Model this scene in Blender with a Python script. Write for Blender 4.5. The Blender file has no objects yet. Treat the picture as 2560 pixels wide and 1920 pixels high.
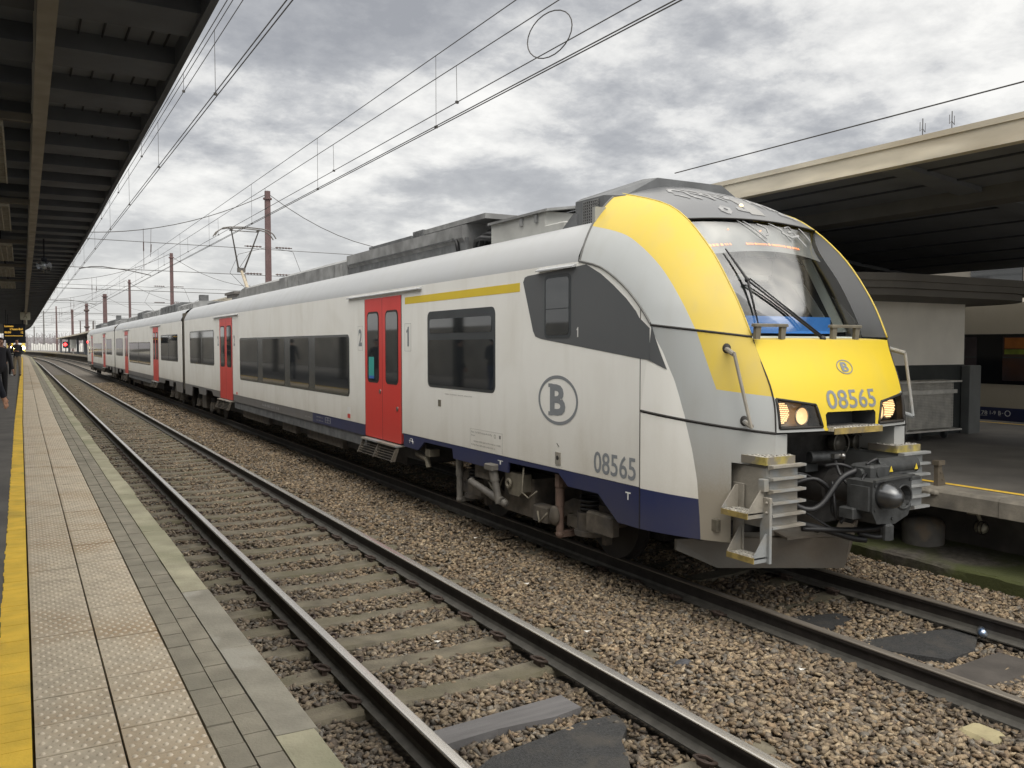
import bpy, bmesh, math, random
import numpy as np
from mathutils import Vector, Matrix, geometry
random.seed(7); rng = np.random.default_rng(7)
R = math.radians
scene = bpy.context.scene

# ------------------------------------------------------------------ camera
cam_d = bpy.data.cameras.new("camera"); cam = bpy.data.objects.new("camera", cam_d)
scene.collection.objects.link(cam)
cam_d.sensor_width = 36.0; cam_d.lens = 36.0 * 2150 / 2560
cam_d.clip_start = 0.05; cam_d.clip_end = 3000
YAW, PIT = R(29.748), R(2.583)
cam.location = (0, 0, 2.287)
fw = Vector((math.sin(YAW) * math.cos(PIT), math.cos(YAW) * math.cos(PIT), -math.sin(PIT)))
cam.rotation_euler = fw.to_track_quat('-Z', 'Y').to_euler()
scene.camera = cam
FW = np.array(fw)

# ------------------------------------------------------------------ sky and light
SUN_EL, SUN_AZ = 55.0, 192.0      # azimuth clockwise from +Y : behind the camera and to its left
world = bpy.data.worlds.new("World"); scene.world = world; world.use_nodes = True
nt = world.node_tree; nt.nodes.clear()
def N(t, typ, **kw):
    n = t.nodes.new(typ)
    for k, v in kw.items(): setattr(n, k, v)
    return n
def L(t, a, b): t.links.new(a, b)
def M(t, op, a, b=None, c=None, clamp=False):
    n = N(t, 'ShaderNodeMath', operation=op); n.use_clamp = clamp
    for i, v in enumerate((a, b, c)):
        if v is None: continue
        if isinstance(v, (int, float)): n.inputs[i].default_value = v
        else: L(t, v, n.inputs[i])
    return n.outputs[0]
def RAMP(t, fac, stops, interp='LINEAR'):
    n = N(t, 'ShaderNodeValToRGB'); cr = n.color_ramp; cr.interpolation = interp
    while len(cr.elements) < len(stops): cr.elements.new(0.5)
    for e, (p, c) in zip(cr.elements, stops):
        e.position = p; e.color = (*c, 1) if len(c) == 3 else c
    L(t, fac, n.inputs[0]); return n.outputs[0]
out = N(nt, 'ShaderNodeOutputWorld'); bg = N(nt, 'ShaderNodeBackground')
tc = N(nt, 'ShaderNodeTexCoord'); sp = N(nt, 'ShaderNodeSeparateXYZ'); L(nt, tc.outputs['Generated'], sp.inputs[0])
zz = M(nt, 'MAXIMUM', sp.outputs[2], 0.0)
zd = M(nt, 'ADD', zz, 0.24)
cx_ = M(nt, 'DIVIDE', sp.outputs[0], zd); cy_ = M(nt, 'DIVIDE', sp.outputs[1], zd)
cb = N(nt, 'ShaderNodeCombineXYZ'); L(nt, cx_, cb.inputs[0]); L(nt, cy_, cb.inputs[1])
def wnoise(scale, detail, dist, off, rough=.55):
    mp = N(nt, 'ShaderNodeMapping'); mp.inputs['Location'].default_value = off
    mp.inputs['Scale'].default_value = (1.0, 1.0, 1.0); L(nt, cb.outputs[0], mp.inputs[0])
    n = N(nt, 'ShaderNodeTexNoise'); n.inputs['Scale'].default_value = scale
    n.inputs['Detail'].default_value = detail; n.inputs['Roughness'].default_value = rough
    n.inputs['Distortion'].default_value = dist; L(nt, mp.outputs[0], n.inputs['Vector']); return n.outputs[0]
n1 = wnoise(1.45, 12, .0, (3.1, 7.7, 0), .60); n2 = wnoise(6.0, 12, .15, (11.3, 2.1, 0), .65)
mixn = M(nt, 'ADD', M(nt, 'MULTIPLY', n1, .72), M(nt, 'MULTIPLY', n2, .28))
cl = RAMP(nt, mixn, [(.39, (.34, .35, .375)), (.465, (.44, .449, .468)), (.51, (.575, .58, .588)), (.545, (.73, .728, .718)), (.62, (.93, .92, .89))])
hor = M(nt, 'SUBTRACT', 1.0, M(nt, 'DIVIDE', zz, .22), clamp=True)
mx = N(nt, 'ShaderNodeMixRGB'); L(nt, M(nt, 'MULTIPLY', hor, .70), mx.inputs[0]); L(nt, cl, mx.inputs[1]); mx.inputs[2].default_value = (.83, .82, .785, 1)
sky = N(nt, 'ShaderNodeTexSky', sky_type='NISHITA'); sky.sun_disc = False
sky.sun_elevation = R(SUN_EL); sky.sun_rotation = R(SUN_AZ)
mx2 = N(nt, 'ShaderNodeMixRGB', blend_type='ADD'); mx2.inputs[0].default_value = 0.006
L(nt, mx.outputs[0], mx2.inputs[1]); L(nt, sky.outputs[0], mx2.inputs[2])
zen = M(nt, 'MULTIPLY_ADD', M(nt, 'MULTIPLY', M(nt, 'SUBTRACT', zz, .44), 4.5, clamp=True), 2.2, .90)  # overhead sky raised above the view to light platform and train side
wt = N(nt, 'ShaderNodeMixRGB', blend_type='MULTIPLY'); L(nt, M(nt, 'MULTIPLY', M(nt, 'SUBTRACT', zz, .40), 5., clamp=True), wt.inputs[0]); L(nt, mx2.outputs[0], wt.inputs[1]); wt.inputs[2].default_value = (1.03, .99, .915, 1)
beh = M(nt, 'MULTIPLY_ADD', M(nt, 'MULTIPLY', sp.outputs[1], -1.5, clamp=True), .9, 1.0)   # sky brightness raised behind the camera to light the train front and kiosk
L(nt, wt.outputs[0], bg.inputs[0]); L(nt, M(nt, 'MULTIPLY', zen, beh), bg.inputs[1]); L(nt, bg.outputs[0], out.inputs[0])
sd = bpy.data.lights.new("sun", 'SUN'); sd.energy = .8; sd.angle = R(35); sd.color = (1, .955, .88)
so = bpy.data.objects.new("sun", sd); scene.collection.objects.link(so); so.location = (-20, -20, 40)
sdir = Vector((math.sin(R(SUN_AZ)) * math.cos(R(SUN_EL)), math.cos(R(SUN_AZ)) * math.cos(R(SUN_EL)), math.sin(R(SUN_EL))))
so.rotation_euler = sdir.to_track_quat('Z', 'Y').to_euler()
vs = scene.view_settings; vs.view_transform = 'Standard'; vs.look = 'None'; vs.exposure = 0.20; vs.gamma = 1.0
scene.cycles.max_bounces = 8; scene.cycles.transparent_max_bounces = 12

# ------------------------------------------------------------------ materials
MATS = {}
def mat(name, col, rough=.6, metal=0., var=.12, scale=3., bump=0., bscale=40., col2=None, spec=.5, emit=None, es=0., detail=4, stretch=(1, 1, 1), c2lo=.5, c2hi=.7, c2scale=None):
    if name in MATS: return MATS[name]
    m = bpy.data.materials.new(name); m.use_nodes = True; t = m.node_tree
    b = t.nodes['Principled BSDF']; b.inputs['Roughness'].default_value = rough; b.inputs['Metallic'].default_value = metal
    b.inputs['Specular IOR Level'].default_value = spec
    g = N(t, 'ShaderNodeNewGeometry'); mp = N(t, 'ShaderNodeMapping'); mp.inputs['Scale'].default_value = stretch
    L(t, g.outputs['Position'], mp.inputs[0]); pos = mp.outputs[0]
    if emit:
        b.inputs['Emission Color'].default_value = (*emit, 1); b.inputs['Emission Strength'].default_value = es
    n = N(t, 'ShaderNodeTexNoise'); n.inputs['Scale'].default_value = scale; n.inputs['Detail'].default_value = detail; L(t, pos, n.inputs[0])
    c = RAMP(t, n.outputs[0], [(.3, tuple(x * (1 - var) for x in col)), (.7, tuple(min(1, x * (1 + var)) for x in col))])
    if col2:
        n2 = N(t, 'ShaderNodeTexNoise'); n2.inputs['Scale'].default_value = c2scale or scale * .37; n2.inputs['Detail'].default_value = 6; n2.inputs['Distortion'].default_value = .3; L(t, pos, n2.inputs[0])
        f = RAMP(t, n2.outputs[0], [(c2lo, (0, 0, 0)), (c2hi, (1, 1, 1))])
        x = N(t, 'ShaderNodeMixRGB'); L(t, f, x.inputs[0]); L(t, c, x.inputs[1]); x.inputs[2].default_value = (*col2, 1); c = x.outputs[0]
    L(t, c, b.inputs['Base Color'])
    if bump:
        n3 = N(t, 'ShaderNodeTexNoise'); n3.inputs['Scale'].default_value = bscale; n3.inputs['Detail'].default_value = 5; L(t, pos, n3.inputs[0])
        bp = N(t, 'ShaderNodeBump'); bp.inputs['Strength'].default_value = bump; bp.inputs['Distance'].default_value = .01; L(t, n3.outputs[0], bp.inputs['Height']); L(t, bp.outputs[0], b.inputs['Normal'])
    MATS[name] = m; return m

def paint(name, col, dirt=(.30, .26, .20), rough=.38, amt=1.0, z0=.7, z1=1.9, low=.55, cloud=.35):
    """glossy coach paint with road dirt that thickens near the sill and wiped cleaning patches"""
    m = bpy.data.materials.new(name); m.use_nodes = True; t = m.node_tree; b = t.nodes['Principled BSDF']
    g = N(t, 'ShaderNodeNewGeometry'); s = N(t, 'ShaderNodeSeparateXYZ'); L(t, g.outputs['Position'], s.inputs[0])
    def nz(sc, det, st, dist=0):
        mp = N(t, 'ShaderNodeMapping'); mp.inputs['Scale'].default_value = st; L(t, g.outputs['Position'], mp.inputs[0])
        n = N(t, 'ShaderNodeTexNoise'); n.inputs['Scale'].default_value = sc; n.inputs['Detail'].default_value = det; n.inputs['Distortion'].default_value = dist; L(t, mp.outputs[0], n.inputs[0]); return n.outputs[0]
    streak = nz(5, 5, (1, 1, .16)); blot = nz(1.1, 4, (1, 1, 1), .6); fine = nz(60, 3, (1, 1, 1))
    hgt = M(t, 'SUBTRACT', 1.0, M(t, 'DIVIDE', M(t, 'SUBTRACT', s.outputs[2], z0), z1 - z0), clamp=True)
    d = M(t, 'MULTIPLY', M(t, 'POWER', hgt, 1.6), low)
    bl = M(t, 'MULTIPLY', M(t, 'SUBTRACT', blot, .46), 3.2, clamp=True)
    d = M(t, 'ADD', d, M(t, 'MULTIPLY', bl, cloud * .6))
    st = M(t, 'MULTIPLY', M(t, 'SUBTRACT', streak, .48), 2.0, clamp=True)
    d = M(t, 'ADD', d, M(t, 'MULTIPLY', st, cloud * .6))
    d = M(t, 'MULTIPLY', M(t, 'MULTIPLY', d, M(t, 'ADD', .8, M(t, 'MULTIPLY', fine, .4))), amt, clamp=True)
    x = N(t, 'ShaderNodeMixRGB'); L(t, d, x.inputs[0]); x.inputs[1].default_value = (*col, 1); x.inputs[2].default_value = (*dirt, 1)
    L(t, x.outputs[0], b.inputs['Base Color'])
    L(t, M(t, 'ADD', rough, M(t, 'MULTIPLY', d, .4)), b.inputs['Roughness'])
    bp = N(t, 'ShaderNodeBump'); bp.inputs['Strength'].default_value = .05; bp.inputs['Distance'].default_value = .02; L(t, blot, bp.inputs['Height']); L(t, bp.outputs[0], b.inputs['Normal'])
    MATS[name] = m; return m

WHITE = paint("cream_white_paint", (.78, .775, .74), (.53, .50, .435), low=.9, cloud=.5)
GREY = paint("silver_grey_paint", (.37, .385, .385), (.25, .222, .175), z0=.8, z1=1.8, low=1.25, cloud=.42)
ROOFG = paint("roof_silver_paint", (.36, .368, .375), (.36, .36, .35), low=.2, cloud=.5)
YEL = paint("signal_yellow_paint", (.575, .425, .060), (.43, .36, .18), rough=.5, low=0, cloud=.85)
YELB = paint("bonnet_yellow_paint", (.66, .485, .030), (.46, .37, .09), rough=.5, low=0, cloud=.40)
BLUE = paint("dark_blue_paint", (.012, .020, .085), (.07, .065, .07), z1=1.3, low=.28, cloud=.35)
BLUED = paint("dusty_blue_paint", (.12, .12, .125), (.17, .15, .125), z1=1.3, low=.35, cloud=.4)
RED = paint("red_door_paint", (.62, .035, .028), (.32, .07, .05), low=.25, cloud=.18, rough=.3)
CHAR = paint("charcoal_paint", (.088, .093, .098), (.17, .165, .155), low=0, cloud=.16)
DIRTW = paint("grimed_white_paint", (.46, .42, .34), (.34, .29, .20), low=.4, cloud=.4)
UNDER = mat("underframe_grime", (.030, .028, .026), .85, var=.4, scale=9, bump=.3)
BOGIE = mat("bogie_dust_brown", (.085, .072, .056), .85, var=.35, scale=9, bump=.4, col2=(.05, .045, .042))
FEND = mat("fender_dusty_metal", (.235, .215, .18), .65, var=.22, scale=5, bump=.3, col2=(.24, .25, .25), c2lo=.52, c2hi=.6)
STEEL = mat("bare_steel", (.36, .35, .33), .35, 1., var=.2, scale=8)
DAMP = mat("damper_dusty", (.125, .115, .10), .6, var=.25, scale=9)
COUP = mat("coupler_steel", (.058, .060, .060), .55, .4, var=.3, scale=12, bump=.2)
RUB = mat("black_rubber", (.012, .012, .013), .5, var=.2)
BLACK = mat("void_black", (.006, .006, .007), .9, var=.1)
GLS = mat("dark_window_glass", (.018, .021, .024), .04, var=.35, scale=.8, spec=1.)
GLS2 = mat("tinted_mullion", (.05, .054, .056), .22, var=.2, spec=.6)
FRAME = mat("window_frame_grey", (.035, .04, .044), .35, var=.2)
LETT = mat("lettering_grey", (.205, .22, .235), .5, var=.06)
LETW = mat("lettering_white", (.66, .66, .64), .5, var=.06)
LETD = mat("lettering_dark", (.22, .21, .20), .6, var=.1)
ROOFEQ = mat("roof_equipment_grey", (.21, .212, .21), .7, var=.3, scale=4, bump=.2, col2=(.13, .13, .13))
ROOFDK = mat("roof_dark", (.10, .103, .105), .8, var=.35, scale=6, bump=.2)
ROOFLT = mat("roof_box_pale", (.36, .36, .34), .6, var=.15, scale=3)
TREAD = mat("chequer_plate", (.42, .40, .36), .5, .3, var=.45, scale=30, bump=.6, bscale=60)
TREADY = mat("step_edge_yellow", (.27, .20, .06), .7, var=.35, scale=14, col2=(.16, .13, .09))
CREAM = mat("cab_cream", (.78, .80, .72), .6, var=.06, scale=2)
CABD = mat("cab_dark", (.035, .038, .04), .8, var=.15)
CABBL = mat("cab_blue", (.03, .15, .45), .5, var=.12)
BRAC = mat("bracket_dusty", (.13, .115, .085), .7, var=.25, scale=9)
GAPM = mat("gangway_brown", (.085, .075, .058), .85, var=.25, scale=5)
WARM = mat("headlight_glow", (1, .8, .5), .5, emit=(1, .55, .20), es=.85)
WARM2 = mat("headlight_led", (1, .85, .6), .5, emit=(1, .64, .30), es=1.6)
CHROME = mat("lamp_reflector", (.42, .33, .22), .3, .8, var=.1)
ORANGE = mat("display_orange", (1, .3, .05), .5, emit=(1, .20, .04), es=2.0)
REDL = mat("red_lamp", (1, .1, .1), .4, emit=(1, .03, .03), es=6)
SCRIB = mat("scribble_paint", (.24, .24, .24), .6, var=.35, scale=14)
FAIR = paint("front_fairing_grey", (.105, .108, .113), (.20, .20, .195), low=0, cloud=.5)
def glassmat(name, tint, gl=.09, rg=.03):
    m = bpy.data.materials.new(name); m.use_nodes = True; t = m.node_tree; t.nodes.remove(t.nodes['Principled BSDF'])
    o = t.nodes['Material Output']; tr = N(t, 'ShaderNodeBsdfTransparent'); tr.inputs[0].default_value = (*tint, 1)
    gs = N(t, 'ShaderNodeBsdfGlossy'); gs.inputs['Roughness'].default_value = rg
    fr = N(t, 'ShaderNodeFresnel'); fr.inputs[0].default_value = 1.55
    f = M(t, 'ADD', M(t, 'MULTIPLY', fr.outputs[0], .16), gl, clamp=True)
    mx = N(t, 'ShaderNodeMixShader'); L(t, f, mx.inputs[0]); L(t, tr.outputs[0], mx.inputs[1]); L(t, gs.outputs[0], mx.inputs[2]); L(t, mx.outputs[0], o.inputs[0]); return m
WSG = glassmat("windscreen_glass", (.84, .87, .87), .026, .10)
LENS = glassmat("lamp_cover_glass", (.93, .92, .9), .03)

# ------------------------------------------------------------------ mesh helpers
ORG = {}
def tag(o, label=None, cat=None, group=None, kind=None):
    if label: o["label"] = label
    if cat: o["category"] = cat
    if group: o["group"] = group
    if kind: o["kind"] = kind
    return o
def empty(name, loc, label=None, cat=None, group=None, kind=None, rz=0.):
    o = bpy.data.objects.new(name, None); scene.collection.objects.link(o); o.location = loc; o.rotation_euler = (0, 0, rz)
    o.empty_display_size = .2; ORG[o.name] = Vector(loc); return tag(o, label, cat, group, kind)
class MB:
    def __init__(s): s.v = []; s.f = []; s.m = []
    def add(s, vs, fs, mi=0):
        o = len(s.v); s.v.extend(tuple(float(c) for c in p) for p in vs); s.f.extend(tuple(i + o for i in f) for f in fs); s.m.extend([mi] * len(fs)); return s
    def box(s, x0, x1, y0, y1, z0, z1, mi=0):
        v = [(x, y, z) for z in (z0, z1) for y in (y0, y1) for x in (x0, x1)]
        return s.add(v, [(0, 2, 3, 1), (4, 5, 7, 6), (0, 1, 5, 4), (2, 6, 7, 3), (0, 4, 6, 2), (1, 3, 7, 5)], mi)
    def bbox(s, x0, x1, y0, y1, z0, z1, b=.01, mi=0):       # box with chamfered vertical and top edges
        P = [(x0 + b, y0), (x1 - b, y0), (x1, y0 + b), (x1, y1 - b), (x1 - b, y1), (x0 + b, y1), (x0, y1 - b), (x0, y0 + b)]
        cx, cy = (x0 + x1) / 2, (y0 + y1) / 2
        Q = [(cx + (x - cx) * (1 - 2 * b / max(x1 - x0, 1e-3)), cy + (y - cy) * (1 - 2 * b / max(y1 - y0, 1e-3))) for x, y in P]
        v = [(x, y, z0) for x, y in P] + [(x, y, z1 - b) for x, y in P] + [(x, y, z1) for x, y in Q]
        f = [tuple(range(7, -1, -1)), tuple(range(16, 24))]
        for k in (0, 8):
            for i in range(8): j = (i + 1) % 8; f.append((k + i, k + j, k + 8 + j, k + 8 + i))
        return s.add(v, f, mi)
    def quad(s, a, b, c, d, mi=0): return s.add([a, b, c, d], [(0, 1, 2, 3)], mi)
    def prism(s, pts, d, mi=0):                               # pts: 3d polygon, d: extrusion vector
        n = len(pts); d = Vector(d); v = [Vector(p) for p in pts] + [Vector(p) + d for p in pts]
        f = [tuple(range(n - 1, -1, -1)), tuple(range(n, 2 * n))] + [(i, (i + 1) % n, (i + 1) % n + n, i + n) for i in range(n)]
        return s.add(v, f, mi)
    def tube(s, path, r, n=8, mi=0, cap=True):
        path = [Vector(p) for p in path]; k = len(path); rr = r if isinstance(r, (list, tuple)) else [r] * k
        vs = []; 
        t0 = (path[1] - path[0]).normalized(); ref = Vector((0, 0, 1)) if abs(t0.z) < .9 else Vector((1, 0, 0)); u = t0.cross(ref).normalized()
        for i, p in enumerate(path):
            t = (path[min(i + 1, k - 1)] - path[max(i - 1, 0)]).normalized(); u = (u - t * u.dot(t)).normalized(); w = t.cross(u)
            for j in range(n):
                a = 2 * math.pi * j / n; vs.append(p + (u * math.cos(a) + w * math.sin(a)) * rr[i])
        fs = [(i * n + j, i * n + (j + 1) % n, (i + 1) * n + (j + 1) % n, (i + 1) * n + j) for i in range(k - 1) for j in range(n)]
        if cap: fs += [tuple(range(n - 1, -1, -1)), tuple(range((k - 1) * n, k * n))]
        return s.add(vs, fs, mi)
    def cyl(s, a, b, r, n=16, mi=0, r2=None): return s.tube([a, b], [r, r if r2 is None else r2], n, mi)
    def disc(s, c, nrm, r, n=20, mi=0, r2=None):
        nrm = Vector(nrm).normalized(); u = nrm.cross(Vector((0, 0, 1)) if abs(nrm.z) < .9 else Vector((1, 0, 0))).normalized(); w = nrm.cross(u)
        return s.add([Vector(c) + (u * math.cos(2 * math.pi * j / n) + w * math.sin(2 * math.pi * j / n)) * r for j in range(n)], [tuple(range(n))], mi)
    def ring(s, c, nrm, r, rt, n=24, m=6, mi=0):
        nrm = Vector(nrm).normalized(); u = nrm.cross(Vector((0, 0, 1)) if abs(nrm.z) < .9 else Vector((1, 0, 0))).normalized(); w = nrm.cross(u)
        pts = [Vector(c) + (u * math.cos(2 * math.pi * j / n) + w * math.sin(2 * math.pi * j / n)) * r for j in range(n + 1)]
        return s.tube(pts, rt, m, mi, cap=False)
    def ball(s, c, r, n=12, m=8, mi=0, sc=(1, 1, 1)):
        vs = [(c[0] + r * sc[0] * math.sin(math.pi * i / m) * math.cos(2 * math.pi * j / n), c[1] + r * sc[1] * math.sin(math.pi * i / m) * math.sin(2 * math.pi * j / n), c[2] + r * sc[2] * math.cos(math.pi * i / m)) for i in range(m + 1) for j in range(n)]
        return s.add(vs, [(i * n + j, (i + 1) * n + j, (i + 1) * n + (j + 1) % n, i * n + (j + 1) % n) for i in range(m) for j in range(n)], mi)
    def sweep(s, prof, path, mi=0, closed=True, cap=True):    # prof [(dx,dz)], path [(x,y,z)]
        n = len(prof); vs = []
        for (x, y, z) in path: vs += [(x + a, y, z + b) for a, b in prof]
        k = len(path); m = n if closed else n - 1
        fs = [(i * n + j, (i + 1) * n + j, (i + 1) * n + (j + 1) % n, i * n + (j + 1) % n) for i in range(k - 1) for j in range(m)]
        if cap and closed: fs += [tuple(range(n)), tuple(range(k * n - 1, (k - 1) * n - 1, -1))]
        return s.add(vs, fs, mi)
    def grid(s, F, nu, nv, mi=0, flip=False):
        vs = [F(i / nu, j / nv) for i in range(nu + 1) for j in range(nv + 1)]; w = nv + 1
        fs = [(i * w + j, (i + 1) * w + j, (i + 1) * w + j + 1, i * w + j + 1) for i in range(nu) for j in range(nv)]
        if flip: fs = [f[::-1] for f in fs]
        return s.add(vs, fs, mi)
    def build(s, name, mats, parent=None, smooth=False, weld=False, sharp=None, label=None):
        me = bpy.data.meshes.new(name); org = ORG.get(parent.name, Vector((0, 0, 0))) if parent else Vector((0, 0, 0))
        me.from_pydata([(a - org.x, b - org.y, c - org.z) for a, b, c in s.v], [], s.f)
        mats = mats if isinstance(mats, (list, tuple)) else [mats]
        for m in mats: me.materials.append(m)
        me.polygons.foreach_set('material_index', s.m)
        if weld:
            bm = bmesh.new(); bm.from_mesh(me); bmesh.ops.remove_doubles(bm, verts=bm.verts, dist=.0004); bm.to_mesh(me); bm.free()
        if smooth: 
            me.polygons.foreach_set('use_smooth', [True] * len(me.polygons))
            if sharp: me.set_sharp_from_angle(angle=R(sharp))
        me.update()
        o = bpy.data.objects.new(name, me); scene.collection.objects.link(o)
        if parent: o.parent = parent; ORG[o.name] = org
        if label: o["label"] = label
        return o
def top(mb, name, mats, label, cat, group=None, kind=None, **k):
    o = mb.build(name, mats, None, **k); return tag(o, label, cat, group, kind)
def copy_tree(o, parent=None):
    c = o.copy(); scene.collection.objects.link(c)
    if parent is not None: c.parent = parent
    for ch in list(o.children): copy_tree(ch, c)
    return c
def rrect(y0, y1, z0, z1, r, n=4):
    P = []
    for cx, cz, a0 in ((y1 - r, z1 - r, 0), (y0 + r, z1 - r, 90), (y0 + r, z0 + r, 180), (y1 - r, z0 + r, 270)):
        for i in range(n + 1): a = R(a0 + 90 * i / n); P.append((cx + r * math.cos(a), cz + r * math.sin(a)))
    return P
def side_plate(mb, P, x, th=.004, mi=0):                   # polygon (y,z) on a plane facing -X
    mb.prism([(x, y, z) for y, z in P], (th, 0, 0), mi)
_tc = {}
def text_geo(txt, size=1., bold=0.):
    cu = bpy.data.curves.new("t", 'FONT'); cu.body = txt; cu.size = size; cu.offset = bold; cu.resolution_u = 3
    o = bpy.data.objects.new("t", cu); scene.collection.objects.link(o); dg = bpy.context.evaluated_depsgraph_get(); me = bpy.data.meshes.new_from_object(o.evaluated_get(dg))
    V = [tuple(v.co) for v in me.vertices]; F = [tuple(p.vertices) for p in me.polygons]
    bpy.data.objects.remove(o); bpy.data.curves.remove(cu); bpy.data.meshes.remove(me); return V, F
def text_side(mb, txt, yl, yr, z0, z1, x, mi=0, bold=0.):   # reads left to right from the -X side, fitted to a box
    if txt == "1":
        w = yl - yr; h = z1 - z0; P = [(.42, 0), (.78, 0), (.78, 1), (.52, 1), (.44, .90), (.18, .80), (.18, .68), (.42, .74)]
        mb.add([(x, yl - w * a, z0 + h * b) for a, b in P], [tuple(range(8))], mi); return
    V, F = text_geo(txt, 1., bold); xs = [v[0] for v in V]; ys = [v[1] for v in V]; ax, bx, ay, by = min(xs), max(xs), min(ys), max(ys)
    mb.add([(x, yl + (yr - yl) * (v[0] - ax) / (bx - ax), z0 + (z1 - z0) * (v[1] - ay) / (by - ay)) for v in V], F, mi)
def bez(c, p, o, s): return tuple(c[i] * (1 - s) ** 2 + 2 * p[i] * s * (1 - s) + o[i] * s * s for i in range(3))
def crom(tab, t):
    n = len(tab); i = 0
    while i < n - 2 and t > tab[i + 1][0]: i += 1
    g = lambda k: tab[max(0, min(n - 1, k))][1]
    p0, p1, p2, p3 = g(i - 1), g(i), g(i + 1), g(i + 2); u = (t - tab[i][0]) / (tab[i + 1][0] - tab[i][0])
    return tuple(.5 * ((2 * b) + (-a + c) * u + (2 * a - 5 * b + 4 * c - d) * u * u + (-a + 3 * b - 3 * c + d) * u ** 3) for a, b, c, d in zip(p0, p1, p2, p3))
def lerp1(tab, t):
    if t <= tab[0][0]: return tab[0][1]
    for (a, b), (c, d) in zip(tab, tab[1:]):
        if t <= c: return b + (d - b) * (t - a) / (c - a)
    return tab[-1][1]
def cdt_patch(mb, outline, holes, sp, F, mi=0):
    """fill a 2-d outline with holes by a constrained triangulation with inner points, then map it by F"""
    def inside(P, x, y):
        c = False
        for (x1, y1), (x2, y2) in zip(P, P[1:] + P[:1]):
            if (y1 > y) != (y2 > y) and x < (x2 - x1) * (y - y1) / (y2 - y1) + x1: c = not c
        return c
    pts = []; ed = []
    for P in [outline] + holes:
        Q = []
        for (a, b), (c, d) in zip(P, P[1:] + P[:1]):
            n = max(1, int(math.hypot(c - a, d - b) / sp)); Q += [(a + (c - a) * i / n, b + (d - b) * i / n) for i in range(n)]
        o = len(pts); pts += Q; ed += [(o + i, o + (i + 1) % len(Q)) for i in range(len(Q))]
    xs = [p[0] for p in outline]; ys = [p[1] for p in outline]; x = min(xs) + sp / 2
    bd = list(pts)
    while x < max(xs):
        y = min(ys) + sp / 2
        while y < max(ys):
            if inside(outline, x, y) and not any(inside(h, x, y) for h in holes) and min((px - x) ** 2 + (py - y) ** 2 for px, py in bd) > (sp * .5) ** 2: pts.append((x, y))
            y += sp
        x += sp
    v, e, f, *_ = geometry.delaunay_2d_cdt([Vector(p) for p in pts], ed, [], 0, 1e-5)
    ff = []
    for t in f:
        cx = sum(v[i].x for i in t) / 3; cy = sum(v[i].y for i in t) / 3
        if inside(outline, cx, cy) and not any(inside(h, cx, cy) for h in holes): ff.append(tuple(t))
    mb.add([F(p.x, p.y) for p in v], ff, mi)

def dx(y): return 0. if y < 115 else -(y - 115) ** 2 / 2800.
def ypath(x, y0, y1, z=0., st=8.):
    ys = [y0] + ([100.] if y0 < 100 < y1 else [])
    y = max(y0, 100.) + st
    while y < y1: ys.append(y); y += st
    ys.append(y1); return [(x + dx(y), y, z) for y in ys]
#MARK_SETTING
# ------------------------------------------------------------------ ground, ballast, platforms
def stone_mat(name, cols, scale=24., dark=(.045, .04, .033)):
    m = bpy.data.materials.new(name); m.use_nodes = True; t = m.node_tree; b = t.nodes['Principled BSDF']; b.inputs['Roughness'].default_value = .85
    g = N(t, 'ShaderNodeNewGeometry'); v = N(t, 'ShaderNodeTexVoronoi'); v.inputs['Scale'].default_value = scale; L(t, g.outputs['Position'], v.inputs[0])
    s = N(t, 'ShaderNodeSeparateXYZ'); L(t, v.outputs['Color'], s.inputs[0])
    c = RAMP(t, s.outputs[0], [(i / (len(cols) - 1), c) for i, c in enumerate(cols)])
    e = RAMP(t, v.outputs['Distance'], [(.0, (1, 1, 1)), (.75, (0, 0, 0))])
    x = N(t, 'ShaderNodeMixRGB'); L(t, e, x.inputs[0]); x.inputs[1].default_value = (*dark, 1); L(t, c, x.inputs[2])
    n = N(t, 'ShaderNodeTexNoise'); n.inputs['Scale'].default_value = .6; L(t, g.outputs['Position'], n.inputs[0])
    y = N(t, 'ShaderNodeMixRGB', blend_type='MULTIPLY'); y.inputs[0].default_value = .5; L(t, x.outputs[0], y.inputs[1]); L(t, RAMP(t, n.outputs[0], [(.35, (.6, .58, .55)), (.65, (1.2, 1.15, 1.1))]), y.inputs[2])
    L(t, y.outputs[0], b.inputs['Base Color'])
    bp = N(t, 'ShaderNodeBump'); bp.inputs['Strength'].default_value = .7; bp.inputs['Distance'].default_value = .02; bp.invert = True
    L(t, v.outputs['Distance'], bp.inputs['Height']); L(t, bp.outputs[0], b.inputs['Normal']); return m
BALL = stone_mat("ballast_bed", [(.10, .08, .06), (.20, .165, .12), (.15, .135, .12), (.27, .22, .16), (.12, .10, .085)])
GROUND = mat("far_ground", (.16, .145, .12), .9, var=.3, scale=.3, col2=(.12, .13, .08))
mb = MB(); mb.box(-1500, 1500, -60, 2500, -.5, -.31); g = top(mb, "ground", GROUND, None, None, kind="structure")
mb = MB(); mb.sweep([(.7, -.25), (9.6, -.25), (9.6, -.33), (.7, -.33)], ypath(0, -8, 420)); top(mb, "ballast_bed", BALL, None, None, kind="structure")
mb = MB(); mb.box(17.5, 23, -8, 120, -.3, -.22); top(mb, "far_track_bed", BALL, None, None, kind="structure")

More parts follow.
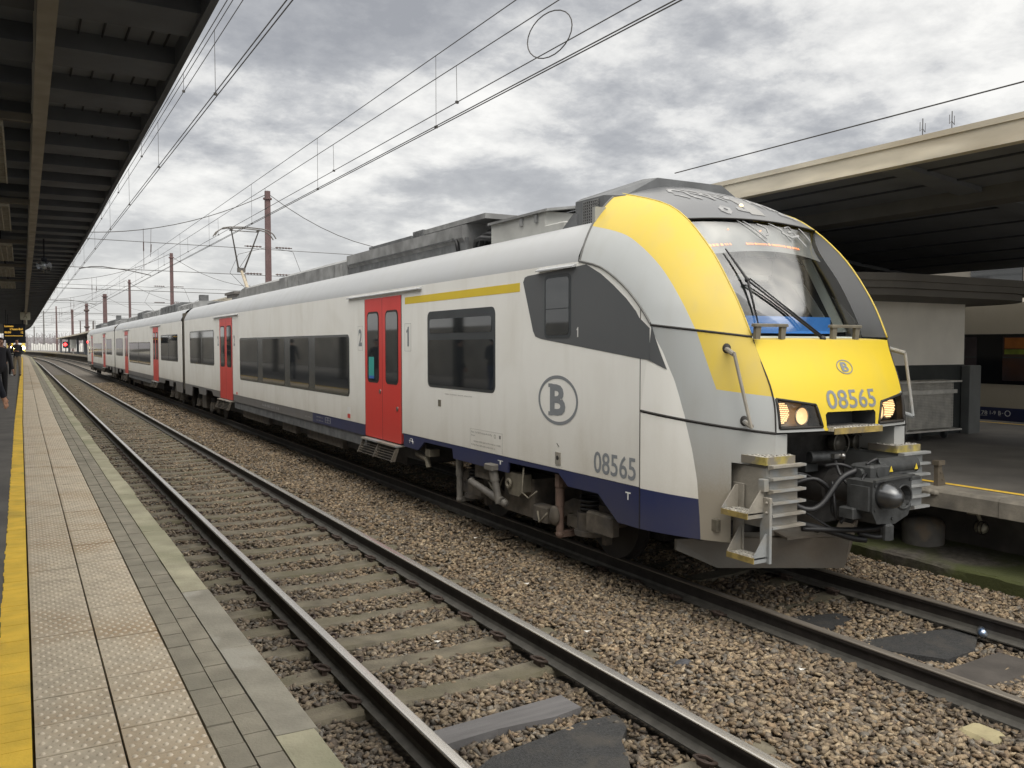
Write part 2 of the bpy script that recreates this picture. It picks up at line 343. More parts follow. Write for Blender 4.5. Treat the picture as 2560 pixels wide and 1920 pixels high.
ASPH = mat("platform_asphalt", (.115, .108, .098), .85, var=.2, scale=3, bump=.35, bscale=160, col2=(.085, .08, .074))
CONC = mat("mossy_coping", (.36, .335, .235), .85, var=.22, scale=5, bump=.3, bscale=60, col2=(.235, .235, .145), c2lo=.45, c2hi=.68, c2scale=1.1)
CONC2 = mat("grey_coping_slab", (.27, .25, .20), .8, var=.2, scale=5, bump=.3, bscale=60, col2=(.34, .32, .27), c2lo=.58, c2hi=.66)
TACT = mat("tactile_tile", (.50, .43, .325), .75, var=.16, scale=9, bump=.2, bscale=90, col2=(.40, .30, .19), c2lo=.46, c2hi=.66, c2scale=1.7)
PAVE = mat("grey_paver", (.265, .24, .185), .85, var=.18, scale=7, bump=.3, bscale=90, col2=(.205, .19, .145), c2lo=.5, c2hi=.7, c2scale=1.3)
JOINT = mat("joint_dirt", (.06, .055, .045), .95, var=.3, scale=8)
YLINE = mat("yellow_line_paint", (.82, .54, .06), .7, var=.12, scale=6, bump=.25, bscale=70, col2=(.50, .34, .06), c2lo=.55, c2hi=.75)
PLF = empty("platform", (0, 0, .75), kind="structure")
ZP = .75
mb = MB(); mb.sweep([(-9, -1), (.99, -1), (.99, -.022), (-9, -.022)], ypath(0, -8, 420, ZP)); mb.build("platform_base", JOINT, PLF)
mb = MB(); mb.sweep([(-9, -.02), (-.128, -.02), (-.128, 0), (-9, 0)], ypath(0, -8, 420, ZP)); mb.build("platform_surface", ASPH, PLF)
mb = MB(); y = 1.8; rl = random.Random(3)
def offx(y): return lerp1([(0, 0), (20, 0), (50, .1), (115, .25)], y)        # the platform furniture drifts a little from the straight
while y < 60:                                              # yellow bricks with worn joints
    mb.box(-.122 + offx(y) - rl.random() * .012, .006 + offx(y), y, y + .097, ZP - .02, ZP + .001 + rl.random() * .002); y += .1 + (.0 if y < 14 else .0)
mb.sweep([(-.122, -.02), (.006, -.02), (.006, .002), (-.122, .002)], [(x + offx(yy), yy, z) for x, yy, z in ypath(0, 60, 420, ZP)])
mb.build("yellow_line", YLINE, PLF)
tl = MB(); dm = MB()
def dome(x, y, z, r=.0125, h=.0055, n=8):
    vs = [(x + r * math.cos(2 * math.pi * j / n), y + r * math.sin(2 * math.pi * j / n), z) for j in range(n)] + [(x + r * .66 * math.cos(2 * math.pi * j / n), y + r * .66 * math.sin(2 * math.pi * j / n), z + h * .8) for j in range(n)] + [(x, y, z + h)]
    dm.add(vs, [(j, (j + 1) % n, n + (j + 1) % n, n + j) for j in range(n)] + [(n + j, n + (j + 1) % n, 2 * n) for j in range(n)])
for col, (xa, y0) in enumerate(((.014, 2.09), (.314, 2.205))):
    y = y0
    while y < 75:
        o = offx(y); h = (rl.random() - .5) * .004; tl.box(xa + o + .003, xa + o + .294, y + .003, y + .2985, ZP - .02, ZP + .001 + h)
        if y < 34:
            for i in range(6):
                for j in range(6):
                    if (i + j) % 1 == 0: dome(xa + o + .035 + i * .0465 + (.012 if j % 2 else -.010), y + .027 + j * .049, ZP + .001 + h)
        y += .3015
tl.sweep([(.017, -.02), (.608, -.02), (.608, .001), (.017, .001)], [(x + offx(yy), yy, z) for x, yy, z in ypath(0, 75, 420, ZP)])
tl.build("tactile_paving", TACT, PLF); dm.build("tactile_studs", mat("stud_highlight_tone", (.57, .49, .375), .42, var=.1, scale=9), PLF, smooth=True)  # studs coloured lighter than the tiles to stand for their highlights
mb = MB()
for col, (xa, xb, y0) in enumerate(((.618, .722, 1.9), (.728, .832, 1.96))):
    y = y0
    while y < 75:
        o = offx(y); mb.box(xa + o, xb + o, y + .003, y + .203, ZP - .02, ZP - .001 + (rl.random() - .5) * .005); y += .208
mb.sweep([(.618, -.02), (.832, -.02), (.832, 0), (.618, 0)], [(x + offx(yy), yy, z) for x, yy, z in ypath(0, 75, 420, ZP)])
mb.build("grey_pavers", PAVE, PLF)
mb = MB(); y = 2.33; k = 0
cuts = [(1.3, 3.335), (3.34, 4.44), (4.445, 5.6)]
y = 5.6
while y < 130: cuts.append((y + .005, y + 1.0)); y += 1.0
for i, (a, b) in enumerate(cuts):
    o = offx(a); ex = [0, .012, .004][i % 3]
    mb.prism([(.838 + o, a, ZP - .25), (1.0 + o + ex, a, ZP - .25), (1.0 + o + ex, a, ZP - .012), (.99 + o + ex, a, ZP + .001), (.838 + o, a, ZP + .002 + .002 * (i % 2))], (0, b - a, 0), 1 if i in (1, 2) else 0)
mb.sweep([(.838, -.25), (1.0, -.25), (1.0, 0), (.838, 0)], [(x + offx(yy), yy, z) for x, yy, z in ypath(0, 130, 420, ZP)])
mb.build("coping_stones", [CONC, CONC2], PLF)

# right-hand platform: slab over a recessed wall on a mossy footing
WALLM = mat("dirty_platform_wall", (.095, .085, .072), .9, var=.35, scale=3, bump=.4, bscale=30, col2=(.05, .045, .042))
MOSS = mat("mossy_footing", (.085, .076, .062), .95, var=.4, scale=14, bump=.9, bscale=35, col2=(.058, .066, .020), c2lo=.44, c2hi=.56, c2scale=1.1)
SLAB = mat("worn_edge_slab", (.21, .19, .155), .85, var=.25, scale=6, bump=.4, bscale=40, col2=(.12, .11, .095))
ASPR = mat("right_platform_asphalt", (.125, .115, .10), .8, var=.25, scale=1.6, bump=.3, bscale=120, col2=(.075, .07, .066), c2lo=.42, c2hi=.55, c2scale=.35)
PR = empty("platform", (12, 0, .75), kind="structure")
mb = MB(); mb.sweep([(8.80, -.2), (17.3, -.2), (17.3, 0), (8.80, 0)], ypath(0, -8, 420, ZP)); mb.build("platform_surface", ASPR, PR)
mb = MB(); mb.sweep([(9.3, -1.05), (17.2, -1.05), (17.2, -.2), (9.3, -.2)], ypath(0, -8, 420, ZP)); mb.build("platform_wall", WALLM, PR)
mb = MB(); y = -6.; rl2 = random.Random(9)
while y < 60:
    e = rl2.random() * .035; mb.prism([(8.45 + e, y, ZP - .19), (8.45 + e, y, ZP - .03), (8.475 + e, y, ZP + .0015), (8.797, y, ZP + .002), (8.797, y, ZP - .19)], (0, .99, 0)); y += 1.0
mb.sweep([(8.46, -.19), (8.797, -.19), (8.797, 0), (8.46, 0)], ypath(0, 60, 420, ZP)); mb.build("coping_stones", SLAB, PR)
mb = MB(); mb.sweep([(8.865, .001), (8.945, .001), (8.945, .004), (8.865, .004)], ypath(0, -6, 300, ZP)); mb.sweep([(16.74, .001), (16.81, .001), (16.81, .004), (16.74, .004)], ypath(0, -6, 120, ZP)); mb.build("yellow_line", YLINE, PR)
mb = MB(); fr_ = random.Random(31); FN = {}
def foot(u, v):
    yy = 0 + u * 34; w = .02 * math.sin(yy * 3.1) + .012 * math.sin(yy * 7.7); k = (round(u * 520), round(v * 14)); n_ = FN.setdefault(k, (fr_.uniform(-1, 1), fr_.uniform(-1, 1)))
    P = [(8.40 + w, -.30), (8.37 + w, -.16), (8.35 + w, -.035), (8.375 + w, -.012), (8.7, -.005), (9.0, .01), (9.31, .03), (9.33, .04)]
    i = min(int(v * 7), 6); f = v * 7 - i; return (P[i][0] + (P[i + 1][0] - P[i][0]) * f + n_[0] * .006, yy, P[i][1] + (P[i + 1][1] - P[i][1]) * f + n_[1] * .006)
mb.grid(foot, 520, 14); mb.build("mossy_footing", MOSS, PR, smooth=True, sharp=38)

# ------------------------------------------------------------------ rails and sleepers
RUST = mat("rusty_rail_web", (.028, .023, .020), .75, .2, var=.35, scale=10, bump=.3)
RFOOT = mat("rail_foot_dust", (.085, .08, .07), .7, .2, var=.25, scale=10)
POL = mat("polished_railhead", (.58, .555, .52), .27, .75, var=.10, scale=2, stretch=(20, .4, 1))
POL2 = mat("worn_railhead", (.22, .195, .165), .45, .5, var=.2, scale=4, stretch=(10, .4, 1))
for x, who, pm in ((2.047, "polished left rail of the track beside the tactile platform", POL), (3.554, "polished right rail of the empty track", POL), (5.565, "dull left rail under the near side of the train", POL2), (7.072, "dull far rail of the train's track beside the mossy footing", POL2)):
    root = empty("rail", (x, 0, 0), who, "rail", "running rails")
    mb = MB(); P = ypath(x, -6, 400, 0., 6.)
    mb.sweep([(-.075, -.172), (.075, -.172), (.075, -.162), (.018, -.145), (.0085, -.12), (.0085, -.045), (.034, -.035), (.034, -.014), (-.034, -.014), (-.034, -.035), (-.0085, -.045), (-.0085, -.12), (-.018, -.145), (-.075, -.162)], P); mb.m = [1 if (i % 14) in (1, 2, 12, 13, 11) else 0 for i in range(len(mb.m))]
    mb.build("rail_web", [RUST, RFOOT], root)
    mb = MB(); mb.sweep([(-.036, -.014), (-.036, -.006), (-.029, .0), (0, .0015), (.029, .0), (.036, -.006), (.036, -.014)], P, closed=True); mb.build("rail_head", pm, root, smooth=True, sharp=30)
SLP = mat("weathered_concrete_sleeper", (.138, .120, .086), .9, var=.32, scale=6, bump=.5, bscale=50, col2=(.112, .100, .062), c2lo=.45, c2hi=.65, c2scale=1.6)
CLIP = mat("rusty_clip", (.055, .038, .030), .7, .3, var=.3, scale=30)
SX = [0, .2, .42, .55, .8, .99, 1.2, 1.41, 1.6, 1.85, 1.98, 2.2, 2.4]
def sleeper_top(s):                                        # s 0..2.4 : lowered middle, flat rail seats
    d = abs(s - 1.2); return -.182 if .62 < d < .9 else (-.205 if d < .25 else (-.182 - .023 * (1 - (d - .25) / .37) if d <= .62 else -.182 - (d - .9) * .05))
def make_sleeper(x0, clips, mt=SLP, w=.125):
    e = empty("sleeper", (x0 + 1.2, 0, -.2)); mb = MB(); vs = []
    for s in SX:
        x = x0 + s; t = sleeper_top(s); vs += [(x, -w, -.40), (x, -w, t - .03), (x, -w + .02, t), (x, w - .02, t), (x, w, t - .03), (x, w, -.40)]
    n = 6; k = len(SX); mb.add(vs, [(i * n + j, (i + 1) * n + j, (i + 1) * n + (j + 1) % n, i * n + (j + 1) % n) for i in range(k - 1) for j in range(n)] + [tuple(range(n)), tuple(range(k * n - 1, (k - 1) * n - 1, -1))])
    mb.build("sleeper_body", mt, e)
    if clips:
        for rx in (x0 + .447, x0 + 1.953):
            for sg in (-1, 1):
                c = MB(); bx = rx + sg * .125
                pa = [(bx - sg * .045, -.05, -.150), (bx + sg * .0, -.058, -.140), (bx + sg * .045, -.045, -.125), (bx + sg * .06, 0., -.118), (bx + sg * .045, .045, -.125), (bx, .058, -.135), (bx - sg * .03, .02, -.135), (bx - sg * .052, -.01, -.150)]
                c.tube(pa, .0115, 6); c.box(bx - .018, bx + .018, -.055, .055, -.183, -.148); c.box(bx - sg * .055 - .012, bx - sg * .055 + .012, -.03, .03, -.172, -.155)
                c.build("rail_clip", CLIP, e)
    return e
SL1, SL2 = 1.6, 5.12
proto = {(a, b): None for a in (0, 1) for b in (0, 1)}
def put_sleeper(tr, y, clips):
    key = (tr, clips); x0 = (SL1, SL2)[tr]
    if proto[key] is None: proto[key] = make_sleeper(x0, bool(clips)); o = proto[key]
    else: o = copy_tree(proto[key])
    tag(o, ["concrete sleeper in the ballast under the empty track's two polished rails", "concrete sleeper in the ballast under the train's own track"][tr], "sleeper", ["sleepers of the empty track", "sleepers of the train's track"][tr])
    o.location = (x0 + 1.2 + dx(y), y, -.2)
ys = [5.578, 6.241, 6.847, 7.45, 8.055, 8.66, 9.27, 9.87]
S1 = [3.72] + ys + [ys[-1] + .605 * i for i in range(1, 118)]
for y in S1: put_sleeper(0, y, 1 if y < 22 else 0)
S2 = [5.75 + .6 * i for i in range(0, 60)]
for y in S2: put_sleeper(1, y, 1 if y < 8 else 0)
PLK = mat("grey_weathered_plank", (.125, .12, .12), .8, var=.15, scale=4, bump=.3, stretch=(.6, 8, 1))
MATM = mat("asphalt_patch", (.036, .036, .036), .85, var=.45, scale=70, bump=.8, bscale=140, col2=(.06, .055, .048), c2scale=6)
def slabpoly(P, z0, z1, name, m, label, cat, n=1):
    mb = MB(); mb.prism([(x, y, z0) for x, y in P], (0, 0, z1 - z0)); return top(mb, name, m, label, cat)
slabpoly([(2.13, 4.90), (3.24, 4.98), (3.25, 4.74), (3.0, 4.70), (2.6, 4.73), (2.22, 4.70)], -.3, -.165, "plank", PLK, "flat grey weathered plank lying between the polished rails, behind the black patch", "plank")
slabpoly([(2.2, 4.02), (2.22, 4.35), (2.42, 4.47), (2.8, 4.53), (3.15, 4.60), (3.42, 4.58), (3.38, 4.40), (3.22, 4.25), (3.12, 4.05), (2.9, 3.7), (2.3, 3.6)], -.3, -.190, "asphalt_patch", MATM, "speckled black asphalt patch between the polished rails at the bottom of the photo", "asphalt patch")
slabpoly([(6.05, 4.50), (6.02, 4.72), (6.5, 4.66), (6.9, 4.58), (7.08, 4.50), (7.02, 4.30), (6.7, 4.12), (6.3, 4.10)], -.3, -.192, "asphalt_patch", MATM, "dark asphalt patch between the dull rails next to the crushed can", "asphalt patch")
slabpoly([(5.80, 5.32), (6.05, 5.50), (6.6, 5.32), (6.5, 5.12), (6.1, 5.08)], -.3, -.198, "asphalt_patch", MATM, "small dark asphalt patch between the dull rails nearest the plough", "asphalt patch")
slabpoly([(5.93, 3.96), (6.8, 3.99), (6.85, 3.58), (6.02, 3.55)], -.3, -.188, "plank", mat("brown_plank", (.065, .057, .05), .85, var=.2, scale=5, bump=.3), "wide dark brown board between the dull rails at the right edge", "plank")
mb = MB(); mb.bbox(5.13, 5.36, 3.05, 3.29, -.3, -.155, .03); top(mb, "concrete_block", mat("ochre_block", (.30, .26, .15), .9, var=.2, scale=8, bump=.4), "ochre concrete sleeper end poking out of the ballast near the bottom right corner", "concrete block")
mb = MB(); mb.tube([(6.98, 4.22, -.14), (7.02, 4.26, -.14), (7.075, 4.30, -.135)], [.030, .033, .030], 12); c = top(mb, "drink_can", mat("can_foil", (.55, .6, .66), .3, .8, var=.25, scale=40, col2=(.05, .2, .5), c2scale=18), "crushed silver and blue drink can on the ballast beside the far rail", "can", smooth=True)
mb = MB(); mb.ball((4.42, 5.05, -.19), .07, 9, 6, sc=(1.25, .8, .55)); top(mb, "dark_rock", mat("dark_rock", (.06, .06, .065), .8, var=.3, scale=20, bump=.5), "single blackish rock among the tan stones between the two tracks", "rock")

# ------------------------------------------------------------------ ballast stones (countless: one object)
def stones():
    tmpl = []
    for k in range(10):
        n = 8; p = rng.uniform(-1, 1, size=(n, 3)); p /= (np.abs(p) ** 4).sum(1)[:, None] ** .25; p *= rng.uniform(.75, 1.0, (n, 1)); p *= np.array([1.2, .92, .52])
        bm = bmesh.new(); [bm.verts.new(q) for q in p]; r = bmesh.ops.convex_hull(bm, input=bm.verts); bmesh.ops.delete(bm, geom=list(set(x for x in r['geom_interior'] if isinstance(x, bmesh.types.BMVert))), context='VERTS')
        bm.verts.ensure_lookup_table(); bm.verts.index_update(); tmpl.append((np.array([v.co for v in bm.verts]), np.array([[v.index for v in f.verts] for f in bm.faces if len(f.verts) == 3]))); bm.free()
    S = []
    def zone(x0, x1, y0, y1, dens, s0, s1, layers=((-.235, 1.), (-.212, .55))):
        for z, q in layers:
            n = int((x1 - x0) * (y1 - y0) * dens * q); X = rng.uniform(x0, x1, n); Y = rng.uniform(y0, y1, n); s = s0 + (s1 - s0) * rng.beta(1.6, 2.2, n); S.append(np.stack([X, Y, np.full(n, z), s], 1))
    zone(1.0, 8.42, 1.6, 8.5, 1150, .016, .047)
    zone(1.0, 8.42, 8.5, 16, 600, .022, .047)
    zone(1.0, 8.42, 16, 30, 330, .028, .048)
    zone(1.0, 8.42, 30, 62, 110, .035, .06, ((-.225, 1.),))
    A = np.concatenate(S); X, Y, Z, s = A.T
    # in view (with a margin for a step aside)
    d = np.stack([X, Y, Z - 2.287], 1); dep = d @ FW; rt = np.array([math.cos(YAW), -math.sin(YAW), 0]); lat = d @ rt
    keep = (np.abs(lat) < dep * .62 + 1.3) & (dep > 1.5)
    # leave rails and sleepers clear
    for rx in (2.047, 3.554, 5.565, 7.072): keep &= (np.abs(X - rx) > .085 + s * .5)
    for (x0, ys_) in ((SL1, np.array(S1)), (SL2, np.array(S2))):
        on = np.zeros(len(X), bool); xi = (X > x0 - .0) & (X < x0 + 2.4)
        dd = np.min(np.abs(Y[:, None] - ys_[None, :]), 1); mid = np.abs(X - x0 - 1.2)
        lim = np.where(rng.random(len(X)) < .07, .05, .100); on = xi & (dd < lim); 
        if x0 == SL2: on &= rng.random(len(X)) > .35
        keep &= ~on
    def hole(x0, x1, y0, y1, p=.985):
        nonlocal keep; keep &= ~((X > x0) & (X < x1) & (Y > y0) & (Y < y1) & (rng.random(len(X)) < p))
    hole(2.16, 3.24, 4.72, 4.96); hole(2.2, 3.1, 3.6, 4.35); hole(2.5, 3.36, 4.3, 4.52); hole(6.1, 6.98, 4.2, 4.58, .93); hole(5.95, 6.83, 3.6, 3.97); hole(5.95, 6.5, 5.12, 5.4, .9); hole(5.13, 5.36, 3.05, 3.29)
    X, Y, Z, s = (a[keep] for a in (X, Y, Z, s))
    # bed shape: shoulder between the tracks a little higher, low beside the kerb
    Z = Z + np.interp(X, [1., 1.6, 2.0, 2.6, 3.2, 3.7, 4.3, 4.9, 5.5, 6.3, 7.1, 7.7, 8.4], [.0, .015, -.01, .005, .0, .01, .05, .055, .045, .0, .02, .05, .06]) + .012 * np.sin(X * 3.1 + Y * 2.3) + .01 * np.sin(Y * 5.1 - X * 1.7)
    n = len(X); print("stones", n)
    ti = rng.integers(0, len(tmpl), n); a = rng.uniform(0, 2 * np.pi, n); b = rng.uniform(-.6, .6, n); c = rng.uniform(-.5, .5, n)
    ca, sa, cb_, sb, cc, sc = np.cos(a), np.sin(a), np.cos(b), np.sin(b), np.cos(c), np.sin(c)
    Rz = np.zeros((n, 3, 3)); Rz[:, 0, 0] = ca; Rz[:, 0, 1] = -sa; Rz[:, 1, 0] = sa; Rz[:, 1, 1] = ca; Rz[:, 2, 2] = 1
    Rx = np.zeros((n, 3, 3)); Rx[:, 0, 0] = 1; Rx[:, 1, 1] = cb_; Rx[:, 1, 2] = -sb; Rx[:, 2, 1] = sb; Rx[:, 2, 2] = cb_
    Ry = np.zeros((n, 3, 3)); Ry[:, 0, 0] = cc; Ry[:, 0, 2] = sc; Ry[:, 1, 1] = 1; Ry[:, 2, 0] = -sc; Ry[:, 2, 2] = cc
    Rm = Rz @ Rx @ Ry
    pal = np.array([(.255, .205, .145), (.20, .165, .125), (.165, .145, .12), (.30, .25, .18), (.125, .10, .08), (.19, .18, .165), (.23, .175, .12), (.36, .31, .24), (.10, .085, .07)])
    pr = np.array([.2, .2, .15, .12, .1, .08, .09, .03, .03]); col = pal[rng.choice(len(pal), n, p=pr)] * rng.uniform(.75, 1.2, (n, 1)) * np.array([[1.00, .93, .83]])
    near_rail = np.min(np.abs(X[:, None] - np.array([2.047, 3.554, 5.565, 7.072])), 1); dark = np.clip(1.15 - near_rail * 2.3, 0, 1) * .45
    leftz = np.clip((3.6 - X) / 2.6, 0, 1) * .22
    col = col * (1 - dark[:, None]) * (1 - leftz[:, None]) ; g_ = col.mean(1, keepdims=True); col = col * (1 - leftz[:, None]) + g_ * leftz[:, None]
    VV = []; FF = []; CC = []; off = 0
    P = np.stack([X, Y, Z], 1)
    for k, (tv, tf) in enumerate(tmpl):
        idx = np.where(ti == k)[0]
        if not len(idx): continue
        v = np.einsum('nij,vj->nvi', Rm[idx], tv) * s[idx][:, None, None] + P[idx][:, None, :]
        f = tf[None] + (np.arange(len(idx)) * len(tv))[:, None, None] + off
        VV.append(v.reshape(-1, 3)); FF.append(f.reshape(-1, 3)); CC.append(np.repeat(col[idx], len(tf), 0)); off += len(idx) * len(tv)
    V = np.concatenate(VV); F = np.concatenate(FF); Cc = np.concatenate(CC)
    me = bpy.data.meshes.new("ballast"); me.vertices.add(len(V)); me.vertices.foreach_set('co', V.ravel().astype(np.float32))
    me.loops.add(F.size); me.loops.foreach_set('vertex_index', F.ravel().astype(np.int32)); me.polygons.add(len(F)); me.polygons.foreach_set('loop_start', (np.arange(len(F)) * 3).astype(np.int32))
    me.update(calc_edges=True)
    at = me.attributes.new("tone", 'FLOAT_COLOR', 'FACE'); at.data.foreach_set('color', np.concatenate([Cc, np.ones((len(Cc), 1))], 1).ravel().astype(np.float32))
    m = bpy.data.materials.new("ballast_stone"); m.use_nodes = True; t = m.node_tree; b_ = t.nodes['Principled BSDF']; b_.inputs['Roughness'].default_value = .85
    A_ = N(t, 'ShaderNodeAttribute'); A_.attribute_name = "tone"; g = N(t, 'ShaderNodeNewGeometry'); nz = N(t, 'ShaderNodeTexNoise'); nz.inputs['Scale'].default_value = 55; nz.inputs['Detail'].default_value = 4; L(t, g.outputs['Position'], nz.inputs[0])
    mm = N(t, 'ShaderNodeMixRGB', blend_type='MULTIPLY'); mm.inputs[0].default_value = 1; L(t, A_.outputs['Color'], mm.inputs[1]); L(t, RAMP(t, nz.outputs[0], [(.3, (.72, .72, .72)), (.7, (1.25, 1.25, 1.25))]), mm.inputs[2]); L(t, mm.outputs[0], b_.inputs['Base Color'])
    bp = N(t, 'ShaderNodeBump'); bp.inputs['Strength'].default_value = .5; bp.inputs['Distance'].default_value = .006; L(t, nz.outputs[0], bp.inputs['Height']); L(t, bp.outputs[0], b_.inputs['Normal'])
    me.materials.append(m); o = bpy.data.objects.new("ballast", me); scene.collection.objects.link(o); tag(o, "tan and brown crushed stone ballast around both tracks", "ballast", kind="stuff")
stones()
#MARK_TRAIN
# ------------------------------------------------------------------ the train
XC = 6.32; XS = XC - 1.41
TR = empty("train", (XC, 5.1, 0), "cream, grey and yellow electric train with red doors and blue sill, numbered 08565", "train")
CT = [(0, (.886, 5.373, 2.36)), (.25, (.9, 5.582, 2.75)), (.5, (.885, 5.95, 3.22)), (.75, (.845, 6.50, 3.63)), (1, (.85, 7.33, 3.88))]
PT = [(0, (1.28, 5.66, 2.42)), (.25, (1.30, 5.85, 2.74)), (.5, (1.28, 6.17, 3.13)), (.75, (1.26, 6.62, 3.45)), (1, (1.25, 7.27, 3.62))]
OT = [(0, (1.41, 6.09, 2.47)), (.25, (1.41, 6.25, 2.64)), (.5, (1.41, 6.5, 2.84)), (.75, (1.41, 6.85, 3.03)), (1, (1.41, 7.22, 3.12))]
def up(t, s): q = bez(crom(CT, t), crom(PT, t), crom(OT, t), s); return (XC - q[0], q[1], q[2])
def lowK(v): return crom([(0, (.849, 5.131, 1.55)), (.4, (.843, 5.18, 1.86)), (1, (.886, 5.373, 2.36))], v)
def low(v, s):
    c = lowK(v); a = (1.41, 6.09 + .13 * (1 - v), 1.69 + (2.47 - 1.69) * v); p = (1.28, 5.50 + .16 * v, (c[2] + a[2]) / 2 - .015 * (1 - v)); q = bez(c, p, a, s); return (XC - q[0], q[1], q[2])
def skirt(v, s, zb=.60): q = low(0, s); return (q[0], q[1], q[2] * v + zb * (1 - v))
def mir(F): return lambda *a: (2 * XC - F(*a)[0],) + tuple(F(*a)[1:])
SYU = [(0, .513), (.155, .52), (.31, .529), (.49, .553), (.64, .574), (.8, .58), (1, .573)]
SYL = [(0, .37), (.396, .402), (.647, .444), (.94, .496), (1, .505)]
SWL = [(0, .65), (.03, .652), (.1, .666), (.26, .697), (.44, .74), (.71, .839), (1, 1.)]
SWS = [(0, .529), (.154, .535), (.342, .547), (.516, .559), (.77, .598), (1, .649)]
SEAL = mat("panel_gap_rubber", (.02, .018, .016), .7, var=.2)
for side in (0, 1):
    W = mir if side else (lambda F: F); fl = not side
    # upper shell : yellow band, grey flank
    mb = MB(); mb.grid(W(lambda u, v: up(.006 + u * .994, v * lerp1(SYU, u))), 28, 10, 0, fl); mb.grid(W(lambda u, v: up(.006 + u * .994, lerp1(SYU, u) + v * (1 - lerp1(SYU, u)))), 28, 8, 1, fl)
    mb.build("nose_shell", [YEL, GREY], TR, smooth=True, weld=True)
    # the seam and arch gutter
    for pth in ([W(up)(0.0, s / 14) for s in range(15)], [W(lambda s: low(0, s))(i / 14) for i in range(15)]): mb = MB(); mb.tube(pth, .011, 6); mb.build("seam", SEAL, TR)
    # lower corner panel
    mb = MB(); v0 = .395
    mb.grid(W(lambda u, v: low(v0 + u * (.985 - v0), v * lerp1(SYL, v0 + u * (1 - v0)))), 14, 8, 0, fl)
    mb.grid(W(lambda u, v: low(.012 + u * (v0 - .012), v * lerp1(SYL, u * v0))), 8, 8, 1, fl)
    mb.grid(W(lambda u, v: low(.012 + u * .973, lerp1(SYL, u) + v * (lerp1(SWL, u) - lerp1(SYL, u)))), 22, 8, 1, fl)
    mb.grid(W(lambda u, v: low(.012 + u * .973, lerp1(SWL, u) + v * (1 - lerp1(SWL, u)))), 22, 6, 2, fl)
    mb.build("nose_corner_panel", [YEL, GREY, WHITE], TR, smooth=True, weld=True)
    # skirt with the cut-out for the fender
    mb = MB(); sc = .31; vs_ = .345; vc = .70
    mb.grid(W(lambda u, v: skirt(u * .985, sc + v * (lerp1(SWS, u) - sc))), 16, 6, 1, fl)
    mb.grid(W(lambda u, v: skirt(vc + u * (.985 - vc), v * sc)), 6, 6, 1, fl)
    mb.grid(W(lambda u, v: skirt(vs_ + u * (.985 - vs_), lerp1(SWS, vs_ + u * (1 - vs_)) + v * (1 - lerp1(SWS, vs_ + u * (1 - vs_))))), 12, 6, 2, fl)
    mb.grid(W(lambda u, v: skirt(u * vs_, lerp1(SWS, u * vs_) + v * (1 - lerp1(SWS, u * vs_)))), 5, 6, 3, fl)
    q0 = W(lambda s: skirt(vc, s))(0); sg = 1 if side == 0 else -1; 
    mb.build("nose_skirt", [YEL, GREY, WHITE, BLUE], TR, smooth=True, weld=True)
    mb = MB(); mb.box(*(sorted((XC - sg * .849, XC - sg * .70))), 5.14, 5.6, 1.30, 1.535); mb.build("skirt_return", GREY, TR)
    # dark return between the crease and the recessed glass
    GE = [(0, (.78, 5.575, 2.37)), (.1, (.78, 5.63, 2.52)), (.35, (.78, 5.85, 2.90)), (.52, (.785, 6.12, 3.25)), (.66, (.866, 6.262, 3.478))]
    def ret(u, v):
        c = crom(CT, u * .66); g = crom(GE, u * .66); return (XC - (c[0] + (g[0] - c[0]) * v), c[1] + (g[1] - c[1]) * v, c[2] + (g[2] - c[2]) * v)
    mb = MB(); mb.grid(W(ret), 18, 3, 0, not fl); mb.build("windscreen_pillar", paint("pillar_grey_" + str(side), (.045, .047, .05), (.08, .08, .08), low=0, cloud=.4), TR, smooth=True)
    if side == 0:
        hr = MB(); T1, B1 = (5.255, 5.493, 2.256), (5.30, 5.32, 1.645)
        a, b = Vector(T1), Vector(B1); o1 = Vector((-.06, -.11, -.02))
        a2, b2 = Vector((5.20, 5.345, 2.21)), Vector((5.265, 5.20, 1.61))
        for s_, t_ in ((a, a2), (b + Vector((0, 0, 0)), b2)):
            d = (t_ - s_).normalized(); hr.tube([s_ - d * .02, s_ + d * (t_ - s_).length], .022, 8)
        hr.tube([a2 + Vector((0, 0, .015)), b2 + Vector((0, 0, -.015))], .0145, 8); hr.build("grab_handle", FEND, TR, smooth=True, sharp=40)
        for c in (a, b): rc = MB(); rc.ball(tuple(c + Vector((.012, .012, 0))), .05, 14, 8, sc=(.75, .9, 1)); rc.build("handle_recess", SEAL, TR, smooth=True)
    else:
        hr = MB(); a2, b2 = Vector((2 * XC - 5.20, 5.345, 2.21)), Vector((2 * XC - 5.265, 5.20, 1.61))
        for s_, t_ in ((Vector((2 * XC - 5.255, 5.493, 2.256)), a2), (Vector((2 * XC - 5.30, 5.32, 1.645)), b2)): hr.tube([s_, t_], .022, 8)
        hr.tube([a2, b2], .0145, 8); hr.build("grab_handle", FEND, TR, smooth=True, sharp=40)

